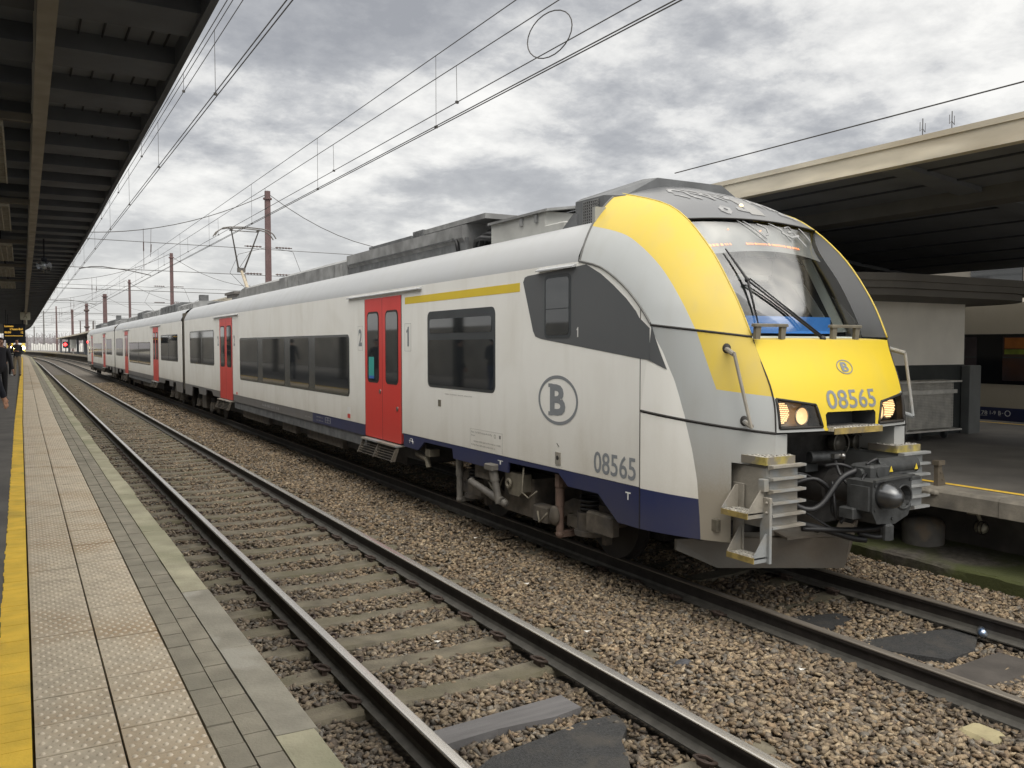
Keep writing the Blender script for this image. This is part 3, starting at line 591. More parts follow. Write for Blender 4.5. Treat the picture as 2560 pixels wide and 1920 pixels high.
def glass(t, r, off=0.):
    q = crom(GE, t); q2 = crom(GE, min(.66, t + .01)); q1 = crom(GE, max(0, t - .01)); dy, dz = q2[1] - q1[1], q2[2] - q1[2]; l = math.hypot(dy, dz); k = (.15 - .10 * (t / .66) ** 2) * (1 - r * r) + off
    return (XC + r * q[0], q[1] - dz / l * k, q[2] + dy / l * k)
def fair(t, r, off=0.):
    c = crom(CT, t); c2 = crom(CT, min(1, t + .01)); c1 = crom(CT, max(0, t - .01)); dy, dz = c2[1] - c1[1], c2[2] - c1[2]; l = math.hypot(dy, dz); k = lerp1([(.66, .055), (.8, .11), (1, .15)], t) * (1 - r * r) + off
    return (XC + r * c[0], c[1] - dz / l * k, c[2] + dy / l * k)
mb = MB(); mb.grid(lambda u, v: glass(u * .66, v * 2 - 1), 18, 20); mb.build("windscreen", WSG, TR, smooth=True)
mb = MB(); mb.grid(lambda u, v: fair(.643 + u * .357, v * 2 - 1), 12, 22); mb.build("front_fairing", FAIR, TR, smooth=True)
mb = MB(); mb.tube([fair(.643, -1 + i / 12, .002) for i in range(25)], .008, 6); mb.tube([up(t / 20, 0) for t in range(0, 21)], .007, 6, 1); mb.tube([mir(up)(t / 20, 0) for t in range(0, 21)], .008, 6, 1)
mb.build("windscreen_trim", [SEAL, YEL], TR, smooth=True)
mb = MB()                                                  # marker lamp panel in the fairing
mb.grid(lambda u, v: fair(.68 + u * .14, .02 + v * .22 + u * -.10 * (1 - v) , .004), 6, 6); mb.build("lamp_panel", mat("fairing_lamp_cover", (.17, .165, .155), .25, var=.1), TR, smooth=True)
mb = MB(); mb.ball(fair(.735, .0, .0), .022, 10, 6); mb.build("marker_lamp", WARM2, TR)
sc_ = MB(); rs = random.Random(21)                         # the scrawl scraped over the fairing and top of the glass
def stroke(F, pts, w):
    for (t0, r0), (t1, r1) in zip(pts, pts[1:]):
        n = 5
        for i in range(n):
            a = i / n; b = (i + 1) / n; ta, ra, tb, rb = t0 + (t1 - t0) * a, r0 + (r1 - r0) * a, t0 + (t1 - t0) * b, r0 + (r1 - r0) * b
            dt, dr = tb - ta, (rb - ra) * .6; l = math.hypot(dt, dr) or 1; nt_, nr = -dr / l * w, dt / l * w / .6
            sc_.quad(F(ta + nt_, ra + nr, .005), F(tb + nt_, rb + nr, .005), F(tb - nt_, rb - nr, .005), F(ta - nt_, ra - nr, .005))
for pts in ([(.86, -.62), (.90, -.52), (.86, -.44), (.80, -.52), (.78, -.46)], [(.84, -.66), (.79, -.60)], [(.91, -.50), (.80, -.34), (.84, -.30)], [(.83, -.38), (.77, -.30), (.82, -.26)], [(.89, -.38), (.76, -.14)], [(.88, -.30), (.78, -.08), (.80, -.02)], [(.87, -.2), (.80, .02)],
            [(.70, -.42), (.72, -.34), (.70, -.26), (.68, -.34), (.70, -.42)], [(.71, -.14), (.70, .02)], [(.86, .08), (.80, .30), (.76, .26)], [(.85, .18), (.74, .42)], [(.82, .30), (.80, .50), (.74, .52)], [(.80, .42), (.74, .60)], [(.79, .50), (.77, .66), (.73, .70), (.72, .60)], [(.76, .60), (.70, .84)], [(.72, .62), (.71, .90)], [(.83, .22), (.79, .36), (.76, .44)]):
    stroke(fair, pts, .010); sc_.build("scrawl", SCRIB, TR); sc_ = MB()
for pts in ([(.65, -.30), (.50, -.05)], [(.65, -.22), (.53, .0)], [(.63, -.02), (.60, .1), (.56, .08), (.55, -.02)], [(.65, .18), (.60, .35), (.53, .45)], [(.62, .42), (.64, .52), (.60, .56), (.59, .46)], [(.60, .56), (.52, .72)], [(.64, .70), (.56, .88)], [(.58, .34), (.56, .5), (.58, .66)]): stroke(glass, pts, .0055); sc_.build("scrawl", SCRIB, TR); sc_ = MB()
# nose roof behind the fairing
mb = MB(); mb.grid(lambda u, v: (XC - .85 + 1.7 * v, 7.33 + u * .5, 3.88 + .13 * (1 - (2 * v - 1) ** 2) - u * .25), 3, 16); mb.build("nose_roof", ROOFG, TR, smooth=True)

# bonnet with lamp openings and step slot
def bon(x, z):                                             # x = offset from the centre line
    v = (z - 1.55) / .81; k = lowK(max(0, min(1, v))); r = min(1, abs(x) / k[0]); return (XC + x, k[1] - .095 * (1 - r * r), z)
kb = lambda z: lowK((z - 1.55) / .81)[0]
HL = [(-.815, 1.835), (-.425, 1.777), (-.365, 1.588), (-.805, 1.588)]
HR = [(-x, z) for x, z in HL][::-1]
SLOT = [(-.30, 1.712), (.30, 1.712), (.325, 1.69), (.315, 1.575), (-.315, 1.575), (-.325, 1.69)]
outl = [(-kb(1.553) + .004, 1.553), (-kb(1.7), 1.7), (-kb(1.86), 1.86), (-kb(2.1), 2.1), (-kb(2.335), 2.335), (kb(2.335), 2.335), (kb(2.1), 2.1), (kb(1.86), 1.86), (kb(1.7), 1.7), (kb(1.553) - .004, 1.553)]
mb = MB(); cdt_patch(mb, outl, [HL, HR, SLOT], .055, bon); o = mb.build("bonnet", [YELB, GREY], TR, smooth=True)
for p in o.data.polygons:                                  # silver lip around the lamps
    c = p.center + ORG[o.name]; x = abs(c.x - XC)
    if c.z < 1.585 and x > .345: p.material_index = 1
    if x > .812 and c.z < 1.86: p.material_index = 1
mb = MB()
mb.grid(lambda u, v: bon((-1 + 2 * v) * kb(2.335), 2.335) if u == 0 else ((XC + (-1 + 2 * v) * .80, 5.57 - .13 * (1 - (-1 + 2 * v) ** 2), 2.352) if u == 1 else (XC + (-1 + 2 * v) * .84, 5.46 - .11 * (1 - (-1 + 2 * v) ** 2), 2.345)), 2, 20); mb.build("bonnet_deck", YEL, TR, smooth=True)
for s in (-1, 1): mb = MB(); mb.tube([bon(s * (kb(1.553 + i * .0782) - .004), 1.553 + i * .0782) for i in range(11)], .007, 6); mb.build("bonnet_seam", SEAL, TR)
lamps = []
for s in (-1, 1):
    H = HL if s < 0 else [(-x, z) for x, z in HL]
    h = MB(); P = [bon(x, z) for x, z in H]; B = [(p[0], p[1] + .16, p[2]) for p in P]
    for i in range(4): j = (i + 1) % 4; h.quad(P[i], P[j], B[j], B[i])
    h.add(B, [(0, 1, 2, 3)], 1); hd = h.build("headlight", [SEAL, mat("lamp_housing", (.42, .40, .37), .35, .2, var=.15)], TR)
    fr = MB()
    for i in range(4):
        j = (i + 1) % 4; fr.tube([bon(H[i][0] + (H[j][0] - H[i][0]) * k / 6, H[i][1] + (H[j][1] - H[i][1]) * k / 6) for k in range(7)], .013, 6)
    fr.build("lamp_frame", SEAL, hd, smooth=True)
    l1 = MB(); c = (XC + s * .70, 5.215, 1.706); l1.cyl((c[0], c[1] + .03, c[2]), (c[0], c[1] - .005, c[2]), .105, 24); 
    lb = l1.build("led_bezel", CHROME, hd)
    l2 = MB(); rr = random.Random(4 + s)
    for i in range(-5, 6):
        for j in range(-5, 6):
            x_, z_ = i * .0185 + (.009 if j % 2 else 0), j * .0165
            if math.hypot(x_, z_) < .092: l2.ball((c[0] + x_, c[1] - .008, c[2] + z_), .0058, 6, 4)
    l2.build("led_cluster", WARM2, hd)
    l3 = MB(); c = (XC + s * .50, 5.165, 1.678); l3.disc((c[0], c[1], c[2]), (0, -1, 0), .073, 24); l3.ball((c[0], c[1] + .012, c[2]), .05, 14, 6, sc=(1, .3, 1)); l3.build("lamp_bulb", WARM, hd, smooth=True)
    l4 = MB(); l4.ring(c, (0, -1, 0), .078, .008, 24, 6); l4.build("lamp_bezel", CHROME, hd, smooth=True)
    cv = MB(); cdt_patch(cv, H if s < 0 else H[::-1], [], .08, lambda x, z: (bon(x, z)[0], bon(x, z)[1] + .004, z)); cv.build("lamp_cover", LENS, hd, smooth=True)
mb = MB(); P = [bon(x, z) for x, z in SLOT]; B = [(p[0], p[1] + .25, p[2]) for p in P]
for i in range(6): j = (i + 1) % 6; mb.quad(P[i], P[j], B[j], B[i])
mb.add(B, [tuple(range(6))]); mb.build("bonnet_slot", CABD, TR)
mb = MB(); mb.box(XC - .305, XC + .315, 4.985, 5.28, 1.548, 1.578, 0); mb.box(XC - .305, XC + .315, 4.975, 4.984, 1.525, 1.577, 1)
for i in range(15): mb.prism([(XC - .29 + i * .041, 4.99, 1.578), (XC - .272 + i * .041, 4.99, 1.578), (XC - .272 + i * .041, 5.0, 1.586), (XC - .29 + i * .041, 5.0, 1.586)], (0, .06, 0), 0)
mb.build("bonnet_step", [TREAD, TREADY], TR)
# bonnet number and oval B
def on_bon(mb, txt, x0, x1, z0, z1, mi=0, bold=0., off=.004, shear=0.):
    V, F = text_geo(txt, 1., bold); xs = [v[0] for v in V]; ys_ = [v[1] for v in V]; ax, bx, ay, by = min(xs), max(xs), min(ys_), max(ys_); vs = []
    for v in V:
        x = x0 + (x1 - x0) * (v[0] - ax) / (bx - ax); z = z0 + (z1 - z0) * (v[1] - ay) / (by - ay); p = bon(x, z); vs.append((p[0], p[1] - off, p[2]))
    mb.add(vs, F, mi)
mb = MB(); on_bon(mb, "08565", -.295, .345, 1.737, 1.90, bold=.012); mb.build("bonnet_number", LETT, TR)
mb = MB(); on_bon(mb, "B", .005, .085, 2.052, 2.138, bold=.03); on_bon(mb, "I", -.008, .02, 2.06, 2.13, bold=.03, off=.0045)
n = 32; vs_o = [];
for k, (a_, b_) in enumerate(((.103, .064), (.093, .055))):
    for j in range(n): x, z = .042 + a_ * math.cos(2 * math.pi * j / n), 2.095 + b_ * math.sin(2 * math.pi * j / n); p = bon(x, z); vs_o.append((p[0], p[1] - .004, p[2]))
mb.add(vs_o, [(j, (j + 1) % n, n + (j + 1) % n, n + j) for j in range(n)]); mb.build("bonnet_emblem", LETT, TR)
# foot brackets in front of the glass
for (x0, x1) in ((5.40, 5.80), (6.35, 6.755)):
    mb = MB(); mb.bbox(x0, x1, 5.30, 5.355, 2.445, 2.472, .006)
    for a in (x0 + .015, x1 - .085): mb.prism([(a, 5.31, 2.34), (a + .05, 5.31, 2.34), (a + .065, 5.31, 2.447), (a + .005, 5.31, 2.447)], (0, .035, 0))
    mb.build("foot_bracket", BRAC, TR)
# wiper
mb = MB(); base = Vector(bon(-.03 - .06, 2.335)) + Vector((0, .03, .01)); piv = Vector(glass(.30, -.78, .05)); bt = Vector(glass(.46, -.80, .03)); bb = Vector(glass(.07, -.84, .03))
mb.tube([base, piv], [.013, .009], 6); mb.tube([base + Vector((.035, 0, 0)), piv + Vector((.03, 0, .015))], [.010, .007], 6); mb.ball(tuple(base), .028, 8, 6); mb.ball(tuple(piv), .024, 8, 6)
mb.tube([bt, piv + Vector((.0, -.005, 0)), bb], [.007, .013, .006], 6)
mid = lambda a, b, k: a + (b - a) * k
mb.build("windscreen_wiper", RUB, TR, smooth=True)
# cab interior seen through the glass
mb = MB(); mb.box(XC - 1.2, XC + 1.2, 7.25, 7.3, 1.6, 3.7, 3); mb.box(XC - 1.15, XC + 1.15, 5.75, 7.25, 2.15, 2.28, 1); mb.box(XC - .78, XC + .80, 5.66, 5.9, 2.30, 2.37, 0)
mb.box(XC - .9, XC + .9, 6.9, 6.95, 3.0, 3.055, 0); mb.box(XC - .95, XC + 1.0, 6.9, 6.95, 3.26, 3.33, 0); mb.box(XC - .9, XC + 1.0, 6.96, 7.0, 3.06, 3.25, 2)
mb.prism([(XC + 1.0, y, z) for y, z in [(5.95, 2.3), (6.0, 2.55), (6.25, 2.95), (6.6, 3.2), (7.2, 3.38), (7.2, 2.3)]], (.03, 0, 0), 1)
def xbar(p, q, w, mi): (y0, z0), (y1, z1) = p, q; mb.prism([(XC + .98, y0, z0), (XC + .98, y1, z1), (XC + .98, y1 + w, z1), (XC + .98, y0 + w, z0)], (.02, 0, 0), mi)
xbar((6.40, 3.20), (5.93, 2.42), .11, 0); xbar((6.50, 2.95), (6.08, 2.42), .14, 2)
mb.build("cab_interior", [CREAM, CABD, mat("cab_ceiling_grey", (.34, .35, .33), .7, var=.1), mat("cab_back_wall", (.28, .285, .27), .8, var=.1)], TR)
mb = MB(); mb.box(XC - .76, XC + .62, 5.82, 5.96, 2.40, 2.56); mb.build("cab_desk_panel", CABBL, TR)
mb = MB(); mb.tube([(XC + .05, 6.35, 3.40), (XC + .0, 6.5, 3.1), (XC - .2, 6.45, 2.8), (XC - .5, 6.3, 2.55)], .05, 8); mb.build("cab_seat_belt", BRAC, TR, smooth=True)
mb = MB(); mb.grid(lambda u, v: glass(.465 + u * .19, -.97 + v * 1.94, -.035), 6, 16); mb.build("destination_display", mat("display_grey", (.16, .155, .15), .4, var=.1), TR, smooth=True)
mb = MB(); ro = random.Random(5); x = -.90
while x < .56:
    w = ro.choice((.014, .022, .034))
    if not (-.60 < x < -.36): mb.quad(glass(.500, x, -.028), glass(.500, x + w, -.028), glass(.511, x + w * .8, -.028), glass(.511, x, -.028))
    x += w + ro.choice((.010, .014, .03))
for x in (-.93, -.48, .02): mb.ball(glass(.59, x, -.028), .008, 6, 4)
mb.build("display_text", ORANGE, TR)

# car bodies -----------------------------------------------------------
COVE = [(1.41, 3.13), (1.40, 3.19), (1.36, 3.28), (1.29, 3.40), (1.20, 3.50), (1.10, 3.565), (.95, 3.60), (.5, 3.63), (0, 3.64)]
def body(y0, y1, front=False, tail=False):
    mb = MB(); prof = [(XC - w, z) for w, z in COVE] + [(XC + w, z) for w, z in COVE[::-1][1:]]
    ya = y0 + (.05 if front else 0)
    n = len(prof); ysec = [(ya, 1.)] + ([] if front else [(y0 + .12, 1.)]) + ([(y1 - .9, 1), (y1 - .35, .985), (y1, .93)] if tail else [(y1, 1.)])
    vs = []
    for y, k in ysec: vs += [(XC + (x - XC) * (k if k < 1 else 1), y, 3.13 + (z - 3.13) * (1 if k == 1 else (.85 if k > .95 else .45))) for x, z in prof]
    mb.add(vs, [(i * n + j, (i + 1) * n + j, (i + 1) * n + j + 1, i * n + j + 1) for i in range(len(ysec) - 1) for j in range(n - 1)], 0)
    return mb
def sidewall(y0, y1, front, notches, dusty):
    """white side plate + sill band with its bogie notches, both flanks"""
    w = MB(); b = MB(); k = MB()
    for X, s in ((XS, 1), (XC + 1.41, -1)):
        if front:
            P = [(6.235, .98), (y1, .98), (y1, 3.13), (7.22, 3.13)] + [(crom(OT, t / 10)[1], crom(OT, t / 10)[2]) for t in range(9, 2, -1)] + [(6.235, 2.625)]
            w.prism([(X, y, z) for y, z in P], (s * .03, 0, 0)); 
            q = [low(v / 10, 1) for v in range(0, 11)]; QQ = [(p[1], p[2]) for p in q] + [(6.235, 2.625), (6.235, 1.69)]
            w.prism([(X, y, z) for y, z in QQ], (s * .03, 0, 0)); w.prism([(X, 6.225, .98), (X, 6.235, .98), (X, 6.235, 1.69), (X, 6.225, 1.69)], (s * .03, 0, 0))
        else: w.prism([(X, y0, .98), (X, y1, .98), (X, y1, 3.13), (X, y0, 3.13)], (s * .03, 0, 0))
        for i, seg in enumerate(notches):
            b.prism([(X, y, z) for y, z in seg[0]], (s * .03, 0, 0), 1 if seg[1] else 0)
            if seg[2]: k.prism([(X + s * .02, seg[0][0][0], .62), (X + s * .02, seg[2], .62), (X + s * .02, seg[2], .83), (X + s * .02, seg[0][0][0], .83)], (s * .05, 0, 0))
    return w, b, k
def door(yr, yl, num_r=None, num_l=None, detail=True):
    """double-leaf door between yr (nearer) and yl (farther) with step below"""
    ym = (yr + yl) / 2
    for a, b_, near in ((yr, ym - .004, True), (ym + .004, yl, False)):
        mb = MB(); side_plate(mb, rrect(a, b_, .81, 3.03, .03), XS - .006, .03); d = mb.build("door", RED, TR)
        wa, wb = (a + .14, b_ - .165) if near else (a + .165, b_ - .14)
        mb = MB(); side_plate(mb, rrect(wa - .03, wb + .03, 1.69, 2.82, .09), XS - .009, .01, 0); mb.build("door_window_frame", SEAL, d)
        mb = MB(); side_plate(mb, rrect(wa, wb, 1.72, 2.79, .08), XS - .012, .01, 0); mb.build("door_window", GLS, d)
        if detail:
            mb = MB(); yy = (b_ - .1) if near is False else (a + .18)
            yy, zz_ = (12.76, 1.56) if not near else (12.05, 1.33)
            mb.cyl((XS - .004, yy, zz_), (XS - .016, yy, zz_), .035, 14); mb.build("door_button", STEEL, d)
            if not near:
                mb = MB(); mb.box(XS - .0135, XS - .012, yl - .42, yl - .19, 1.80, 2.10, 0); mb.box(XS - .0136, XS - .0121, yl - .42, yl - .19, 1.755, 1.80, 1); mb.build("door_poster", [mat("poster_teal", (.03, .30, .27), .5, var=.1), mat("poster_blue", (.03, .12, .4), .5)], d)
    mb = MB(); mb.box(XS - .0065, XS, ym - .004, ym + .004, .82, 3.02); mb.box(XS - .005, XS, yr - .012, yr, .81, 3.03); mb.box(XS - .005, XS, yl, yl + .012, .81, 3.03); mb.build("door_seal", SEAL, TR)
    mb = MB(); mb.box(XS - .10, XS + .06, yr + .02, yl - .02, .765, .79, 0)
    for i in range(5): mb.box(XS - .16 + i * .02, XS - .15 + i * .02, yr + .05, yl - .05, .56 + i * .035, .572 + i * .035, 1)
    for y in (yr + .03, (yr + yl) / 2, yl - .06): mb.prism([(XS - .17, y, .55), (XS - .08, y, .75), (XS - .03, y, .75), (XS - .10, y, .55)], (0, .03, 0), 1)
    mb.build("door_step", [FEND, BOGIE], TR)
    mb = MB(); mb.prism([(XS, yr - .75, 3.075), (XS - .045, yr - .75, 3.07), (XS - .045, yr - .75, 3.085), (XS, yr - .75, 3.105)], (0, yl - yr + 1.5 + .05, 0)); mb.build("rain_gutter", ROOFG, TR)
    for txt, y in ((num_r, yr - .33), (num_l, yl + .15)):
        if txt:
            lb = MB(); text_side(lb, txt, y + .165, y + .005, 2.27, 2.555, XS - .003, 0, .035)
            if detail:
                for (a, b_, c, d) in ((y - .03, y + .20, 2.20, 2.203), (y - .03, y + .20, 2.60, 2.603), (y - .03, y - .027, 2.2, 2.6), (y + .197, y + .20, 2.2, 2.6)): lb.box(XS - .002, XS, a, b_, c, d, 0)
            lb.build("class_number", LETT, TR)
def window(y0, y1, z0, z1, style="plain", panes=None, r=.09):
    mb = MB(); side_plate(mb, rrect(y0, y1, z0, z1, r), XS - .003, .02); f = mb.build("window", FRAME if style != "strip" else GLS2, TR)
    if style == "plain": panes = [(y0 + .035, y1 - .035, z0 + .035, z1 - .035)]
    g = MB()
    for a, b_, c, d in panes: side_plate(g, rrect(a, b_, c, d, .04 if style != "strip" else .06), XS - .0075, .01)
    g.build("window_pane", GLS, f); return f
# car 1
nz = [([(6.235, .985), (6.235, .60), (6.56, .60), (6.887, .827), (7.425, .821), (7.6, .937), (8.675, .923), (8.70, .80), (10.146, .80), (10.175, .927), (11.08, .925), (11.294, .79), (11.83, .79), (11.83, .985)], 0, None),
      ([(13.45, .985), (13.45, .80), (16.4, .80), (16.4, .985)], 0, 23.5), ([(16.4, .985), (16.4, .80), (23.55, .80), (23.55, .985)], 1, None),
      ([(25.25, .985), (25.25, .80), (26.3, .80), (26.5, .93), (27.4, .93), (27.5, .75), (28.6, .75), (28.7, .93), (29.8, .93), (29.95, .62), (31.25, .62), (31.25, .985)], 1, None)]
b1 = body(7.2, 31.25, front=True); w_, s_, k_ = sidewall(7.2, 31.25, True, nz, 0); b1.build("car_roof", ROOFG, TR, smooth=True, sharp=60); w_.build("car_side", WHITE, TR); s_.build("car_sill_band", [BLUE, BLUED], TR); k_.build("underfloor_skirt", ROOFDK, TR)
mb = MB(); mb.box(XC - 1.3, XC + 1.3, 7.0, 31.2, .92, 1.05); mb.box(XC - 1.25, XC + 1.25, 7.3, 31.2, 1.0, 3.2); mb.box(XC - 1.2, XC + 1.2, 12.2, 26.0, .45, .92); mb.box(XC - 1.1, XC + 1.1, 5.75, 7.3, .55, 1.5); mb.box(XC - .55, XC + .55, 6.9, 11.3, .25, .95); mb.box(XC - 1.28, XC + 1.28, 11.3, 12.3, .6, .95)
mb.build("underframe", UNDER, TR)
door(11.895, 13.43, "1", "2"); door(23.6, 25.25, "2", "2", detail=False)
window(8.99, 10.95, 1.712, 2.748, "vent", [(9.08, 10.87, 2.45, 2.64), (9.03, 10.91, 1.75, 2.36)])
window(14.22, 22.72, 1.40, 2.472, "strip", [(14.27, 16.2, 1.44, 2.43), (16.62, 17.95, 1.44, 2.43), (18.4, 20.3, 1.44, 2.43), (20.8, 22.66, 1.44, 2.43)])
window(26.1, 30.2, 1.69, 2.74, "strip", [(26.16, 28.0, 1.73, 2.70), (28.15, 30.14, 1.73, 2.70)])
mb = MB(); side_plate(mb, [(8.41, 2.89), (11.75, 2.885), (11.75, 2.985), (8.41, 2.99)], XS - .002, .002); mb.build("first_class_stripe", YELB, TR)
# cab side flash, drawn on the side plate then carried round the corner panel
FL = [(7.10, 3.09), (7.7, 3.07), (8.23, 3.055), (8.30, 3.04), (8.335, 2.99), (8.12, 2.44), (8.07, 2.38), (7.95, 2.355), (6.245, 2.165), (6.245, 2.53), (6.30, 2.60), (6.45, 2.725), (6.65, 2.86), (6.85, 2.98)]
mb = MB(); side_plate(mb, FL, XS - .003, .004)
def lp(v, s): p = low(v, s); return (p[0] - .004, p[1] - .003, p[2])
TIP = (.527, .80)
def flash(u, v):                                           # runs out to a point on the corner panel
    vt = 1.0 - .473 * u; vb = .60 - .073 * u; st = 1. - .2 * u ** 1.0 + .0 * v
    return lp(vb + (vt - vb) * v, .985 - .185 * u - .03 * math.sin(math.pi * u) * v * 0)
mb.grid(flash, 10, 6, 0, True)
mb.prism([(XS - .004, 6.10, 2.44), (XS - .004, 6.245, 2.535), (XS - .004, 6.245, 2.165), (XS - .004, 6.10, 2.155)], (.004, 0, 0))
mb.build("cab_side_flash", CHAR, TR)
mb = MB(); side_plate(mb, rrect(7.37, 7.88, 2.36, 3.03, .06), XS - .006, .01, 0); f = mb.build("cab_window", FRAME, TR); mb = MB(); side_plate(mb, rrect(7.405, 7.845, 2.395, 2.995, .045), XS - .009, .01, 0); mb.build("window_pane", GLS, f)
mb = MB(); mb.box(XS - .011, XS - .009, 7.405, 7.845, 2.665, 2.675); mb.build("window_bar", FRAME, f)
mb = MB(); text_side(mb, "1", 7.27, 7.22, 2.37, 2.47, XS - .006); text_side(mb, "T", 8.93, 8.80, .875, .925, XS - .003, 0, .02); text_side(mb, "T", 6.44, 6.36, .84, .915, XS - .003, 0, .02)
mb.tube([(XS - .004, 11.60, .86), (XS - .004, 11.57, .93), (XS - .004, 11.50, .93), (XS - .004, 11.47, .86)], .004, 4); mb.tube([(XS - .004, 11.62, .90), (XS - .004, 11.45, .89)], .003, 4)
mb.build("sill_marks", LETW, TR)
mb = MB(); text_side(mb, "08565", 6.955, 6.285, 1.03, 1.245, XS - .003, 0, .012); mb.build("fleet_number", LETT, TR)
mb = MB(); n = 48; ovs = []
for a_, b_ in ((.385, .262), (.35, .228)): ovs += [(XS - .003, 7.62 - a_ * math.cos(2 * math.pi * j / n), 1.708 + b_ * math.sin(2 * math.pi * j / n)) for j in range(n)]
mb.add(ovs, [(j, (j + 1) % n, n + (j + 1) % n, n + j) for j in range(n)]); text_side(mb, "B", 7.77, 7.47, 1.545, 1.875, XS - .003, 0, .035)
for z in (1.56, 1.86): mb.box(XS - .0035, XS - .002, 7.72, 7.80, z - .02, z + .02)
mb.build("operator_emblem", LETT, TR)
mb = MB(); RV = lambda a, b_, c, d: text_side(mb, a, b_[0], b_[1], c, d, XS - .002)
RV("Rem  3x KB C-el-pn-A-A-Mg", (9.62, 9.08), 1.185, 1.215); RV("Frein", (9.62, 9.52), 1.15, 1.172); RV("B Max: 220t (62 t+75 t+82 t)  130%", (9.55, 8.86), 1.075, 1.10); RV("R+Mg Max: 280t (82 t+60 t+82 t)", (9.62, 9.0), 1.03, 1.055)
for (a, b_, c, d) in ((8.82, 9.655, 1.24, 1.242), (8.82, 8.822, 1.0, 1.24), (9.653, 9.655, 1.0, 1.24)): mb.box(XS - .0015, XS, a, b_, c, d)
mb.ring((XS - .002, 9.0, 1.195), (1, 0, 0), .022, .002, 16, 4); mb.box(XS - .002, XS, 8.86, 8.90, 1.175, 1.215); RV("VERSIS / CLOISONS  ARDITO  DISPOSITIFS", (10.4, 9.6), 1.632, 1.645)
mb.build("technical_panel", LETD, TR)
mb = MB(); text_side(mb, "94 88 0800 565-3  B-B", 20.4, 18.9, .86, .92, XS - .003); text_side(mb, "82,00 t", 16.9, 16.5, .86, .89, XS - .003); text_side(mb, "26.00 m", 16.15, 15.75, .91, .935, XS - .003); text_side(mb, "17.25 m", 16.15, 15.75, .845, .87, XS - .003)
for z in (.845, .895, .945): mb.box(XS - .002, XS, 15.3, 15.6, z, z + .004)
for y in (15.3, 15.45, 15.6): mb.box(XS - .002, XS, y, y + .006, .845, .949)
mb.build("sill_lettering", mat("faded_lettering", (.34, .34, .34), .6), TR)
mb = MB(); mb.box(XS - .004, XS, 10.52, 10.61, 1.46, 1.55, 0); mb.build("lock_plate", BRAC, TR)
mb = MB(); mb.bbox(XS - .012, XS, 7.555, 7.655, 1.03, 1.16, .003, 0); mb.cyl((XS - .014, 7.605, 1.10), (XS - .010, 7.605, 1.10), .025, 12, 1); mb.tube([(XS - .003, 7.59, 1.22), (XS - .003, 7.63, 1.25)], .004, 4, 1); mb.build("socket_plate", [FEND, SEAL], TR)
mb = MB(); mb.box(XS - .003, XS, 14.2, 14.34, 1.03, 1.10, 0); mb.box(XS - .003, XS, 23.05, 23.2, 1.0, 1.06, 0); mb.box(XS - .0028, XS, 14.2, 14.34, 1.11, 1.22, 1); mb.build("emergency_label", [RED, LETW], TR)
mb = MB(); mb.box(XS - .001, XS, 6.228, 6.238, .60, 2.63); mb.build("panel_joint", SEAL, TR)
mb = MB(); mb.prism([(XS, 7.28, 3.085), (XS - .05, 7.28, 3.075), (XS - .05, 7.28, 3.09), (XS, 7.28, 3.115)], (0, .72, 0)); mb.build("rain_gutter", ROOFG, TR)
mb = MB(); mb.tube([(XS - .003, 7.22, 3.125)] + [(XS - .003, crom(OT, t / 12)[1], crom(OT, t / 12)[2] + .012) for t in range(12, -1, -1)], .012, 6); mb.tube([up(1, s / 12) for s in range(13)], .013, 6); mb.build("arch_gutter", mat("joint_grey", (.11, .11, .105), .6), TR)
mb = MB()
P = [skirt(.02, .42), skirt(.02, .36)]
q = skirt(.16, .40); mb.bbox(q[0] - .03, q[0] + .02, q[1] - .02, q[1] + .09, .69, .80, .012); mb.build("coupling_socket", BRAC, TR)
# cars 2 and 3
def mid_car(y0, y1, nts, tail=False):
    b = body(y0, y1, tail=tail); w, s, k = sidewall(y0, y1 - (.6 if tail else 0), False, nts, 0); b.build("car_roof", ROOFG, TR, smooth=True, sharp=60); w.build("car_side", WHITE, TR); s.build("car_sill_band", [BLUE, BLUED], TR); k.build("underfloor_skirt", ROOFDK, TR)
    mb = MB(); mb.box(XC - 1.25, XC + 1.25, y0 + .15, y1 - .6, .90, 3.2); mb.box(XC - 1.2, XC + 1.2, y0 + 6, y1 - 6, .45, .92); mb.build("underframe", UNDER, TR)
def nt2(y0, y1, d1, d2, bg):
    return [([(y0, .985), (y0, .62), (y0 + 1.2, .62), (y0 + 1.4, .93), (bg[0] - .5, .93), (bg[0] - .4, .75), (bg[0] + .4, .75), (bg[0] + .5, .93), (bg[0] + 1.6, .93), (bg[0] + 1.75, .79), (d1[0], .79), (d1[0], .985)], 1, None),
            ([(d1[1], .985), (d1[1], .80), (d2[0], .80), (d2[0], .985)], 1, d2[0]),
            ([(d2[1], .985), (d2[1], .79), (bg[1] - 1.75, .79), (bg[1] - 1.6, .93), (bg[1] - .5, .93), (bg[1] - .4, .75), (bg[1] + .4, .75), (bg[1] + .5, .93), (y1 - 1.4, .93), (y1 - 1.2, .62), (y1, .62), (y1, .985)], 1, None)]
mid_car(31.95, 56.2, nt2(31.95, 56.2, (37.72, 39.32), (49.1, 50.7), (34.4, 53.4)))
mid_car(56.9, 81.0, nt2(56.9, 80.4, (62.95, 64.6), (74.2, 75.8), (59.5, 77.9)), tail=True)
door(37.72, 39.32, detail=False); door(49.1, 50.7, detail=False); door(62.95, 64.6, detail=False); door(74.2, 75.8, detail=False)
